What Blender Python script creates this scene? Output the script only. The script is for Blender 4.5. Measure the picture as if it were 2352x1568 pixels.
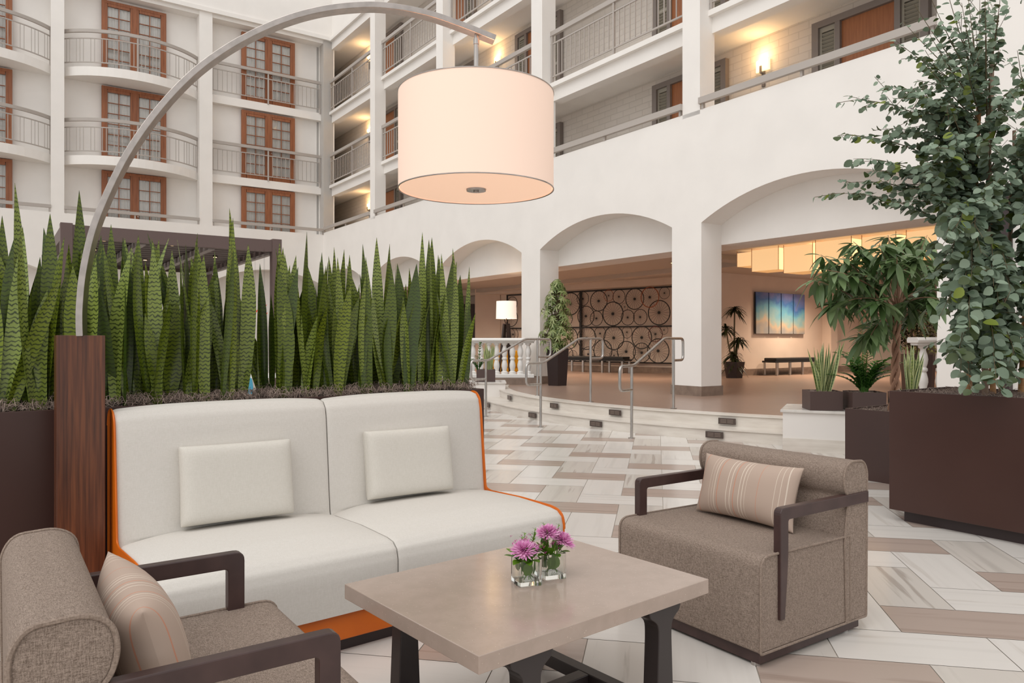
import bpy, bmesh, math, random
from mathutils import Vector, Matrix
for o in list(bpy.data.objects): bpy.data.objects.remove(o)
SC = bpy.context.scene
COL = SC.collection
R = math.radians
H = 1.25; FPX = 1715.0
A0 = math.atan2(.5714, .8207)          # direction of the garden-side wall
E1 = Vector((.8207, .5714)); E2 = Vector((-.5714, .8207))
def B(u, v, z=0.0):
    return Vector((u*E1.x+v*E2.x, u*E1.y+v*E2.y, z))
def ray(px, py): return Vector(((px-1176)/FPX, 1.0, (784-py)/FPX))
def at(px, py, Y):
    d = ray(px, py); return Vector((d.x*Y, Y, H+d.z*Y))
def atz(px, py, z):
    d = ray(px, py); t = (z-H)/d.z; return Vector((d.x*t, t, z))
def lin(c): return tuple((x/12.92 if x <= .04045 else ((x+.055)/1.055)**2.4) for x in [q/255 for q in c])

# ------------------------------------------------------------------ camera, world, sun, exposure
cam = bpy.data.cameras.new('camera'); co = bpy.data.objects.new('camera', cam); COL.objects.link(co)
cam.sensor_width = 36; cam.lens = 36*FPX/2352; cam.clip_end = 300; cam.clip_start = .05
co.location = (0, 0, H); co.rotation_euler = (R(90), 0, 0); SC.camera = co
SC.view_settings.view_transform = 'Standard'; SC.view_settings.look = 'None'
SC.view_settings.gamma = 1; SC.view_settings.use_curve_mapping = False
SC.view_settings.exposure = -0.02
w = bpy.data.worlds.new('sky'); SC.world = w; w.use_nodes = True
bg = w.node_tree.nodes['Background']; bg.inputs[0].default_value = (1.0, .985, .972, 1); bg.inputs[1].default_value = 1.0
sl = bpy.data.lights.new('daylight', 'SUN'); sl.energy = 1.15; sl.angle = R(50); sl.color = (1, .975, .945)
so = bpy.data.objects.new('daylight', sl); COL.objects.link(so)
sd = Vector((E1.x*.72+E2.x*.30, E1.y*.72+E2.y*.30, -.95)); so.rotation_euler = sd.to_track_quat('-Z', 'Y').to_euler()
so.location = (0, -5, 14)

# ------------------------------------------------------------------ materials
def nt(name):
    m = bpy.data.materials.new(name); m.use_nodes = True; t = m.node_tree
    return m, t, t.nodes['Principled BSDF']
def N(t, typ, **kw):
    n = t.nodes.new(typ)
    for k, v in kw.items(): setattr(n, k, v)
    return n
def mat(name, col, rough=.6, metal=0, emis=None, es=0, spec=.5):
    m, t, b = nt(name); b.inputs['Base Color'].default_value = (*lin(col), 1)
    b.inputs['Roughness'].default_value = rough; b.inputs['Metallic'].default_value = metal
    b.inputs['Specular IOR Level'].default_value = spec
    if emis: b.inputs['Emission Color'].default_value = (*lin(emis), 1); b.inputs['Emission Strength'].default_value = es
    return m
def ramp(t, stops, interp='LINEAR'):
    r = N(t, 'ShaderNodeValToRGB'); cr = r.color_ramp; cr.interpolation = interp
    while len(cr.elements) < len(stops): cr.elements.new(.5)
    for e, (p, c) in zip(cr.elements, stops): e.position = p; e.color = (*lin(c), 1)
    return r
def noisy(name, c1, c2, scale=5, rough=.6, bump=0, bscale=50, stretch=(1,1,1), detail=4, metal=0, spec=.5, lo=.35, hi=.65, coord='Object'):
    m, t, b = nt(name); tc = N(t, 'ShaderNodeTexCoord'); mp = N(t, 'ShaderNodeMapping'); mp.inputs['Scale'].default_value = stretch
    t.links.new(tc.outputs[coord], mp.inputs[0])
    n = N(t, 'ShaderNodeTexNoise'); n.inputs['Scale'].default_value = scale; n.inputs['Detail'].default_value = detail
    t.links.new(mp.outputs[0], n.inputs[0]); r = ramp(t, [(lo, c1), (hi, c2)]); t.links.new(n.outputs[0], r.inputs[0])
    t.links.new(r.outputs[0], b.inputs['Base Color']); b.inputs['Roughness'].default_value = rough; b.inputs['Metallic'].default_value = metal
    b.inputs['Specular IOR Level'].default_value = spec
    if bump:
        n2 = N(t, 'ShaderNodeTexNoise'); n2.inputs['Scale'].default_value = bscale; n2.inputs['Detail'].default_value = 3
        t.links.new(mp.outputs[0], n2.inputs[0]); bp = N(t, 'ShaderNodeBump'); bp.inputs['Strength'].default_value = bump; bp.inputs['Distance'].default_value = .01
        t.links.new(n2.outputs[0], bp.inputs['Height']); t.links.new(bp.outputs[0], b.inputs['Normal'])
    return m
M = {}
M['plaster'] = noisy('plaster', (235, 231, 226), (239, 235, 230), 1.5, .75, .05, 120)
M['plaster_warm'] = noisy('plaster_warm', (212, 196, 182), (218, 203, 189), 1.5, .75)
M['ceiling'] = mat('ceiling_paint', (188, 177, 166), .85)
M['corridor_unlit'] = mat('corridor_unlit', (120, 96, 78), .8)  # brown paints in the darkness of the unlit passage
M['rail'] = mat('rail_paint', (176, 168, 161), .5)
M['doorwood'] = noisy('door_wood', (138, 82, 50), (158, 98, 62), 4, .45, stretch=(8, 8, .6))
M['slabdoor'] = noisy('slab_door', (146, 90, 54), (162, 102, 62), 5, .5, stretch=(6, 6, .5))
M['greyframe'] = mat('grey_frame', (126, 116, 110), .5)
M['shutter'] = mat('shutter_paint', (160, 154, 140), .5)
M['curtain'] = noisy('curtain', (236, 234, 228), (244, 242, 237), 6, .9, stretch=(3, 3, .3))
M['brown'] = noisy('planter_paint', (60, 38, 33), (66, 43, 37), 1.2, .34, spec=.45)
M['pot_brown'] = mat('pot_brown', (78, 60, 56), .5)
M['pot_dark'] = mat('pot_dark', (44, 30, 28), .45)
M['pergola'] = mat('pergola_paint', (96, 78, 74), .5)
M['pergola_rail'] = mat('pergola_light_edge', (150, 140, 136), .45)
M['pergola_slat'] = mat('pergola_slat', (84, 66, 64), .5)
M['metal'] = noisy('brushed_steel', (176, 172, 168), (196, 192, 188), 30, .32, metal=1, stretch=(1, 1, .2))
M['armsteel'] = noisy('brushed_nickel', (164, 157, 152), (178, 170, 165), 25, .3, metal=1)
M['darkwood'] = noisy('espresso_wood', (58, 40, 38), (70, 50, 47), 12, .35, stretch=(1, 1, 1), spec=.5)
M['tableleg'] = mat('table_leg_stain', (46, 38, 37), .4)
M['orange'] = noisy('orange_vinyl', (204, 98, 6), (212, 106, 10), 6, .42)
M['black'] = mat('black_vinyl', (24, 24, 24), .35)
M['blackmetal'] = mat('black_metal', (30, 26, 25), .5)
M['tyre'] = mat('tyre_rubber', (32, 28, 27), .6)
M['tyre_red'] = mat('tyre_red', (96, 26, 22), .5)
M['tyre_orange'] = mat('tyre_orange', (160, 76, 30), .5)
M['spoke'] = mat('spoke_steel', (88, 78, 70), .5, .2)
M['white_stone'] = mat('white_baluster', (232, 230, 226), .4)
M['whitebox'] = mat('white_box_paint', (226, 221, 216), .5)
M['marble'] = noisy('grey_marble', (196, 190, 184), (216, 211, 205), 6, .2, detail=8)
M['greystone'] = noisy('stone_baseboard', (122, 104, 92), (140, 122, 108), 8, .5)
M['vent'] = mat('step_light_bronze', (82, 70, 64), .4, .3)
M['vent_dark'] = mat('step_light_slot', (128, 112, 102), .4)
M['teal'] = mat('blue_upholstery', (84, 172, 205), .7)
M['yellow'] = mat('yellow_upholstery', (226, 158, 10), .7)
M['red'] = mat('red_paint', (216, 60, 30), .6)
M['greentie'] = mat('green_tie', (20, 120, 84), .5)
M['stake'] = noisy('bamboo', (160, 112, 70), (196, 148, 98), 8, .5, stretch=(1, 1, 4))
M['barkgrey'] = noisy('grey_bark', (120, 98, 82), (156, 132, 112), 10, .8, bump=.6, bscale=30, stretch=(1, 1, .25))
M['bark'] = noisy('braided_bark', (136, 100, 80), (176, 138, 112), 10, .8, bump=.6, bscale=30, stretch=(1, 1, .25))
M['twig'] = mat('twig', (96, 84, 60), .7)
M['moss'] = noisy('grey_moss', (124, 106, 97), (172, 154, 142), 40, .95)
M['soil'] = noisy('dark_soil', (48, 38, 34), (70, 58, 52), 30, .95)
M['lobbyfloor'] = noisy('lobby_tile', (148, 124, 110), (162, 137, 122), 4, .3, stretch=(1, 14, 1))
M['stepstone'] = noisy('step_stone', (208, 200, 190), (220, 213, 204), 3, .35, stretch=(1, 1, 8))
M['trim_dark'] = mat('dark_bronze', (52, 40, 40), .5)
def emi(name, c, s):
    m, t, b = nt(name); b.inputs['Base Color'].default_value = (*lin(c), 1); b.inputs['Emission Color'].default_value = (*lin(c), 1); b.inputs['Emission Strength'].default_value = s
    b.inputs['Roughness'].default_value = .8; return m
M['shade'] = emi('lit_shade_linen', (244, 216, 198), .20)
M['diffuser'] = emi('lit_diffuser', (252, 212, 184), .5)
M['shade2'] = emi('lit_floor_lamp_shade', (250, 236, 220), .55)
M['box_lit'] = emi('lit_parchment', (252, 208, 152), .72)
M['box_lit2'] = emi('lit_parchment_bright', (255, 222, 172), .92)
M['box_lit3'] = emi('lit_parchment_underside', (244, 186, 120), .6)  # dimmer amber puts the underside's shade into the glow
M['sconce'] = emi('lit_sconce_glass', (255, 222, 160), 2.0)
M['bulb'] = emi('lit_downlight', (255, 214, 160), 3.0)
M['end_glow'] = emi('lobby_end_glow', (236, 232, 224), .8)  # emission stands in for brightness at the lobby's far end

def leafmat(name, c1, c2, rough=.42, mid=None):
    m, t, b = nt(name); tc = N(t, 'ShaderNodeTexCoord')
    sx = N(t, 'ShaderNodeSeparateXYZ'); t.links.new(tc.outputs['UV'], sx.inputs[0])
    fl = N(t, 'ShaderNodeMath', operation='FLOOR'); t.links.new(sx.outputs[0], fl.inputs[0])
    wn = N(t, 'ShaderNodeTexWhiteNoise', noise_dimensions='1D'); t.links.new(fl.outputs[0], wn.inputs['W'])
    r = ramp(t, (mid or [(0, c1)])+[(1, c2)]); t.links.new(wn.outputs['Value'], r.inputs[0])
    t.links.new(r.outputs[0], b.inputs['Base Color']); b.inputs['Roughness'].default_value = rough
    tl = N(t, 'ShaderNodeBsdfTranslucent'); mx = N(t, 'ShaderNodeMixShader'); mx.inputs[0].default_value = .18
    t.links.new(r.outputs[0], tl.inputs[0]); t.links.new(b.outputs[0], mx.inputs[1]); t.links.new(tl.outputs[0], mx.inputs[2])
    t.links.new(mx.outputs[0], t.nodes['Material Output'].inputs[0])
    return m
M['euc'] = leafmat('round_leaf', (92, 112, 90), (146, 164, 142), .55, mid=[(.0, (62, 78, 34)), (.16, (70, 84, 48)), (.22, (88, 108, 86))])
M['euc_young'] = leafmat('young_round_leaf', (100, 114, 30), (140, 156, 70), .5)
M['ficus'] = leafmat('lance_leaf', (66, 94, 46), (126, 148, 102), .35)
M['scheff'] = leafmat('schefflera_leaf', (88, 112, 48), (168, 176, 120), .45)
M['zz'] = leafmat('glossy_leaf', (34, 78, 24), (88, 130, 58), .25)
M['drac'] = leafmat('dracaena_leaf', (32, 40, 20), (60, 68, 36), .4)
M['posy_leaf'] = leafmat('posy_leaf', (60, 104, 18), (112, 152, 40), .4)
M['petal'] = leafmat('mauve_petal', (212, 124, 186), (240, 190, 222), .6)
M['magenta'] = leafmat('magenta_floret', (176, 40, 130), (206, 84, 164), .6)

def snakemat(name, dark, light, band=16, edge=None):
    m, t, b = nt(name); tc = N(t, 'ShaderNodeTexCoord')
    sx = N(t, 'ShaderNodeSeparateXYZ'); t.links.new(tc.outputs['UV'], sx.inputs[0])
    fl = N(t, 'ShaderNodeMath', operation='FLOOR'); t.links.new(sx.outputs[0], fl.inputs[0])
    fr = N(t, 'ShaderNodeMath', operation='FRACT'); t.links.new(sx.outputs[0], fr.inputs[0])
    wn = N(t, 'ShaderNodeTexWhiteNoise', noise_dimensions='1D'); t.links.new(fl.outputs[0], wn.inputs['W'])
    # chevron: band phase = v*band + |zigzag(u)| + noise
    zg = N(t, 'ShaderNodeMath', operation='PINGPONG'); zg.inputs[1].default_value = .17; t.links.new(fr.outputs[0], zg.inputs[0])
    zm = N(t, 'ShaderNodeMath', operation='MULTIPLY'); zm.inputs[1].default_value = 5.0; t.links.new(zg.outputs[0], zm.inputs[0])
    vm = N(t, 'ShaderNodeMath', operation='MULTIPLY'); vm.inputs[1].default_value = band*3.4; t.links.new(sx.outputs[1], vm.inputs[0])
    n = N(t, 'ShaderNodeTexNoise'); n.inputs['Scale'].default_value = 42; n.inputs['Detail'].default_value = 5; t.links.new(tc.outputs['Object'], n.inputs[0])
    nm = N(t, 'ShaderNodeMath', operation='MULTIPLY'); nm.inputs[1].default_value = 3.6; t.links.new(n.outputs[0], nm.inputs[0])
    a = N(t, 'ShaderNodeMath', operation='ADD'); t.links.new(zm.outputs[0], a.inputs[0]); t.links.new(vm.outputs[0], a.inputs[1])
    a2 = N(t, 'ShaderNodeMath', operation='ADD'); t.links.new(a.outputs[0], a2.inputs[0]); t.links.new(nm.outputs[0], a2.inputs[1])
    s = N(t, 'ShaderNodeMath', operation='SINE'); sc = N(t, 'ShaderNodeMath', operation='MULTIPLY'); sc.inputs[1].default_value = 2.6
    t.links.new(a2.outputs[0], sc.inputs[0]); t.links.new(sc.outputs[0], s.inputs[0])
    mr = N(t, 'ShaderNodeMapRange'); mr.inputs[1].default_value = .2; mr.inputs[2].default_value = 1.0; t.links.new(s.outputs[0], mr.inputs[0])
    lr = ramp(t, [(0, (58, 78, 18)), (.5, light), (1, (130, 146, 72))]); t.links.new(wn.outputs['Value'], lr.inputs[0])
    mx = N(t, 'ShaderNodeMix', data_type='RGBA'); t.links.new(mr.outputs[0], mx.inputs[0]); t.links.new(lr.outputs[0], mx.inputs[6]); mx.inputs[7].default_value = (*lin(dark), 1)
    out = mx.outputs[2]
    if edge:
        e1 = N(t, 'ShaderNodeMath', operation='SUBTRACT'); e1.inputs[1].default_value = .5; t.links.new(fr.outputs[0], e1.inputs[0])
        e2 = N(t, 'ShaderNodeMath', operation='ABSOLUTE'); t.links.new(e1.outputs[0], e2.inputs[0])
        e3 = N(t, 'ShaderNodeMath', operation='GREATER_THAN'); e3.inputs[1].default_value = .26; t.links.new(e2.outputs[0], e3.inputs[0])
        m2 = N(t, 'ShaderNodeMix', data_type='RGBA'); t.links.new(e3.outputs[0], m2.inputs[0]); t.links.new(out, m2.inputs[6]); m2.inputs[7].default_value = (*lin(edge), 1); out = m2.outputs[2]
    t.links.new(out, b.inputs['Base Color']); b.inputs['Roughness'].default_value = .4
    return m
M['snake'] = snakemat('banded_leaf', (42, 54, 20), (110, 124, 28), 36)
M['snake_pale'] = snakemat('pale_edged_leaf', (66, 84, 56), (110, 128, 84), 20, edge=(190, 196, 140))

def fabric(name, c1, c2, scale=220, bump=.35):
    m, t, b = nt(name); tc = N(t, 'ShaderNodeTexCoord'); outs = []
    for s in ((1, .18, 1), (1, 1, .16), (.18, 1, 1)):
        mp = N(t, 'ShaderNodeMapping'); mp.inputs['Scale'].default_value = s; t.links.new(tc.outputs['Object'], mp.inputs[0])
        n = N(t, 'ShaderNodeTexNoise'); n.inputs['Scale'].default_value = scale; n.inputs['Detail'].default_value = 2; t.links.new(mp.outputs[0], n.inputs[0]); outs.append(n)
    a = N(t, 'ShaderNodeMath', operation='ADD'); t.links.new(outs[0].outputs[0], a.inputs[0]); t.links.new(outs[1].outputs[0], a.inputs[1])
    a3 = N(t, 'ShaderNodeMath', operation='ADD'); t.links.new(a.outputs[0], a3.inputs[0]); t.links.new(outs[2].outputs[0], a3.inputs[1])
    h = N(t, 'ShaderNodeMath', operation='MULTIPLY'); h.inputs[1].default_value = .3333; t.links.new(a3.outputs[0], h.inputs[0])
    r = ramp(t, [(.40, c1), (.60, c2)]); t.links.new(h.outputs[0], r.inputs[0]); t.links.new(r.outputs[0], b.inputs['Base Color'])
    bp = N(t, 'ShaderNodeBump'); bp.inputs['Strength'].default_value = bump; bp.inputs['Distance'].default_value = .002
    t.links.new(h.outputs[0], bp.inputs['Height']); t.links.new(bp.outputs[0], b.inputs['Normal'])
    b.inputs['Roughness'].default_value = .9; b.inputs['Specular IOR Level'].default_value = .2
    return m
M['tweed'] = fabric('taupe_tweed', (108, 94, 84), (160, 144, 132), 560, .6)
M['welt'] = fabric('taupe_welt', (122, 107, 96), (150, 134, 122), 300, .3)
M['cream'] = fabric('cream_upholstery', (206, 202, 195), (213, 209, 203), 300, .1)
M['cream_cushion'] = fabric('cream_cushion', (204, 200, 191), (211, 207, 199), 300, .1)
M['cream_seam'] = mat('cream_seam', (200, 195, 187), .9)

def stripes():
    m, t, b = nt('striped_pillow'); tc = N(t, 'ShaderNodeTexCoord'); sx = N(t, 'ShaderNodeSeparateXYZ'); t.links.new(tc.outputs['Object'], sx.inputs[0])
    mr = N(t, 'ShaderNodeMapRange'); mr.inputs[1].default_value = -.27; mr.inputs[2].default_value = .27; t.links.new(sx.outputs[0], mr.inputs[0])
    base = (176, 156, 142); wh = (206, 192, 177); og = (190, 136, 112)
    pos = [(.07, og), (.2, wh), (.235, wh), (.265, wh), (.30, og), (.40, wh), (.44, wh), (.475, og), (.53, wh), (.56, wh), (.59, wh), (.70, og), (.84, wh), (.88, wh), (.92, wh)]
    st = [(0, base)]
    for p, c in pos: st += [(p, c), (p+.0065, base)]
    r = ramp(t, st, 'CONSTANT'); t.links.new(mr.outputs[0], r.inputs[0]); t.links.new(r.outputs[0], b.inputs['Base Color']); b.inputs['Roughness'].default_value = .85
    return m
M['stripes'] = stripes()

def woodgrain():
    m, t, b = nt('walnut_veneer'); tc = N(t, 'ShaderNodeTexCoord'); mp = N(t, 'ShaderNodeMapping'); mp.inputs['Scale'].default_value = (1, 1, .035)
    t.links.new(tc.outputs['Object'], mp.inputs[0])
    wv = N(t, 'ShaderNodeTexNoise'); wv.inputs['Scale'].default_value = 95; wv.inputs['Detail'].default_value = 5; wv.inputs['Distortion'].default_value = .35
    t.links.new(mp.outputs[0], wv.inputs[0]); r = ramp(t, [(.3, (74, 42, 28)), (.5, (98, 57, 37)), (.68, (120, 72, 45))]); t.links.new(wv.outputs[0], r.inputs[0])
    n2 = N(t, 'ShaderNodeTexNoise'); n2.inputs['Scale'].default_value = 5; t.links.new(mp.outputs[0], n2.inputs[0])
    r2 = ramp(t, [(.35, (150, 120, 110)), (.65, (255, 255, 255))]); t.links.new(n2.outputs[0], r2.inputs[0])
    mx = N(t, 'ShaderNodeMix', data_type='RGBA', blend_type='MULTIPLY'); mx.inputs[0].default_value = .6
    t.links.new(r.outputs[0], mx.inputs[6]); t.links.new(r2.outputs[0], mx.inputs[7]); t.links.new(mx.outputs[2], b.inputs['Base Color'])
    b.inputs['Roughness'].default_value = .32; return m
M['walnut'] = woodgrain()

def quartz():
    m, t, b = nt('beige_quartz'); tc = N(t, 'ShaderNodeTexCoord')
    v = N(t, 'ShaderNodeTexVoronoi'); v.inputs['Scale'].default_value = 110; t.links.new(tc.outputs['Object'], v.inputs[0])
    n = N(t, 'ShaderNodeTexNoise'); n.inputs['Scale'].default_value = 14; t.links.new(tc.outputs['Object'], n.inputs[0])
    r = ramp(t, [(.4, (165, 148, 136)), (.6, (171, 153, 141))]); t.links.new(n.outputs[0], r.inputs[0])
    cr = ramp(t, [(.0, (214, 198, 180)), (.11, (214, 198, 180)), (.15, (168, 150, 138))]); t.links.new(v.outputs['Distance'], cr.inputs[0])
    mx = N(t, 'ShaderNodeMix', data_type='RGBA'); g = N(t, 'ShaderNodeTexWhiteNoise'); t.links.new(v.outputs['Position'], g.inputs['Vector'])
    gt = N(t, 'ShaderNodeMath', operation='GREATER_THAN'); gt.inputs[1].default_value = .75; t.links.new(g.outputs['Value'], gt.inputs[0])
    gm = N(t, 'ShaderNodeMath', operation='MULTIPLY'); gm.inputs[1].default_value = .8; t.links.new(gt.outputs[0], gm.inputs[0])
    t.links.new(gm.outputs[0], mx.inputs[0]); t.links.new(r.outputs[0], mx.inputs[6]); t.links.new(cr.outputs[0], mx.inputs[7])
    t.links.new(mx.outputs[2], b.inputs['Base Color']); b.inputs['Roughness'].default_value = .16; return m
M['quartz'] = quartz()

def tilemat(name, c1, c2, c3, vein):
    m, t, b = nt(name); tc = N(t, 'ShaderNodeTexCoord'); mp = N(t, 'ShaderNodeMapping'); mp.inputs['Scale'].default_value = (.55, 9, 1)
    t.links.new(tc.outputs['UV'], mp.inputs[0])
    n = N(t, 'ShaderNodeTexNoise'); n.inputs['Scale'].default_value = 1.2; n.inputs['Detail'].default_value = 6; n.inputs['Distortion'].default_value = .25
    t.links.new(mp.outputs[0], n.inputs[0]); r = ramp(t, [(.3, c1), (.48, c2), (.60, c2), (.66, vein), (.72, c3)]); t.links.new(n.outputs[0], r.inputs[0])
    t.links.new(r.outputs[0], b.inputs['Base Color']); b.inputs['Roughness'].default_value = .22; return m
M['tile_white'] = tilemat('tile_white', (212, 207, 201), (220, 215, 209), (216, 211, 204), (208, 201, 194))
M['tile_grey'] = tilemat('tile_grey', (190, 183, 175), (206, 199, 191), (182, 174, 165), (174, 165, 156))
M['tile_taupe'] = tilemat('tile_taupe', (166, 149, 139), (178, 161, 150), (170, 153, 142), (160, 142, 131))
M['grout'] = mat('grout', (172, 162, 150), .9)

def brick():
    m, t, b = nt('painted_block'); tc = N(t, 'ShaderNodeTexCoord'); mp = N(t, 'ShaderNodeMapping'); mp.inputs['Rotation'].default_value = (R(90), 0, R(90))
    t.links.new(tc.outputs['Object'], mp.inputs[0]); sx = N(t, 'ShaderNodeSeparateXYZ'); t.links.new(tc.outputs['Object'], sx.inputs[0])
    cb = N(t, 'ShaderNodeCombineXYZ'); t.links.new(sx.outputs[1], cb.inputs[0]); t.links.new(sx.outputs[2], cb.inputs[1])
    bt = N(t, 'ShaderNodeTexBrick'); bt.inputs['Scale'].default_value = 1; bt.inputs['Brick Width'].default_value = .4; bt.inputs['Row Height'].default_value = .13; bt.inputs['Mortar Size'].default_value = .008
    t.links.new(cb.outputs[0], bt.inputs[0]); bt.inputs['Color1'].default_value = (*lin((212, 204, 195)), 1); bt.inputs['Color2'].default_value = (*lin((207, 199, 190)), 1); bt.inputs['Mortar'].default_value = (*lin((198, 190, 181)), 1)
    t.links.new(bt.outputs[0], b.inputs['Base Color']); bp = N(t, 'ShaderNodeBump'); bp.inputs['Strength'].default_value = .6; bp.inputs['Distance'].default_value = .01; bp.invert = True
    t.links.new(bt.outputs['Fac'], bp.inputs['Height']); t.links.new(bp.outputs[0], b.inputs['Normal']); b.inputs['Roughness'].default_value = .8; return m
M['brick'] = brick()

def painting():
    m, t, b = nt('abstract_painting'); tc = N(t, 'ShaderNodeTexCoord'); sx = N(t, 'ShaderNodeSeparateXYZ'); t.links.new(tc.outputs['Object'], sx.inputs[0])
    n = N(t, 'ShaderNodeTexNoise'); n.inputs['Scale'].default_value = 2.2; n.inputs['Detail'].default_value = 8; t.links.new(tc.outputs['Object'], n.inputs[0])
    nm = N(t, 'ShaderNodeMath', operation='MULTIPLY_ADD'); nm.inputs[1].default_value = 1.1; nm.inputs[2].default_value = -.55; t.links.new(n.outputs[0], nm.inputs[0])
    ad = N(t, 'ShaderNodeMath', operation='ADD'); t.links.new(sx.outputs[2], ad.inputs[0]); t.links.new(nm.outputs[0], ad.inputs[1])
    xm = N(t, 'ShaderNodeMath', operation='MULTIPLY_ADD'); xm.inputs[1].default_value = .12; t.links.new(sx.outputs[0], xm.inputs[0]); t.links.new(ad.outputs[0], xm.inputs[2])
    mr = N(t, 'ShaderNodeMapRange'); mr.inputs[1].default_value = -.6; mr.inputs[2].default_value = .6; t.links.new(xm.outputs[0], mr.inputs[0])
    r = ramp(t, [(0, (150, 150, 148)), (.2, (186, 166, 140)), (.34, (140, 168, 166)), (.55, (96, 156, 178)), (.78, (58, 104, 164)), (1, (120, 124, 176))]); t.links.new(mr.outputs[0], r.inputs[0])
    t.links.new(r.outputs[0], b.inputs['Base Color']); b.inputs['Roughness'].default_value = .6; return m
M['painting'] = painting()

def glass(name, tint=(1, 1, 1), fac=.12):
    m = bpy.data.materials.new(name); m.use_nodes = True; t = m.node_tree; t.nodes.clear()
    o = N(t, 'ShaderNodeOutputMaterial'); a = N(t, 'ShaderNodeBsdfTransparent'); a.inputs[0].default_value = (*tint, 1); g = N(t, 'ShaderNodeBsdfGlossy'); g.inputs['Roughness'].default_value = .03
    f = N(t, 'ShaderNodeFresnel'); f.inputs[0].default_value = 1.5; mx = N(t, 'ShaderNodeMixShader')
    t.links.new(f.outputs[0], mx.inputs[0]); t.links.new(a.outputs[0], mx.inputs[1]); t.links.new(g.outputs[0], mx.inputs[2]); t.links.new(mx.outputs[0], o.inputs[0]); return m
M['glass'] = glass('window_glass')
m_, t_, b_ = nt('vase_glass'); b_.inputs['Transmission Weight'].default_value = 1; b_.inputs['Roughness'].default_value = .02; b_.inputs['Base Color'].default_value = (.97, 1, .98, 1); b_.inputs['IOR'].default_value = 1.47; M['vase'] = m_
M['water'] = glass('vase_water', (.88, .92, .86))

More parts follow.
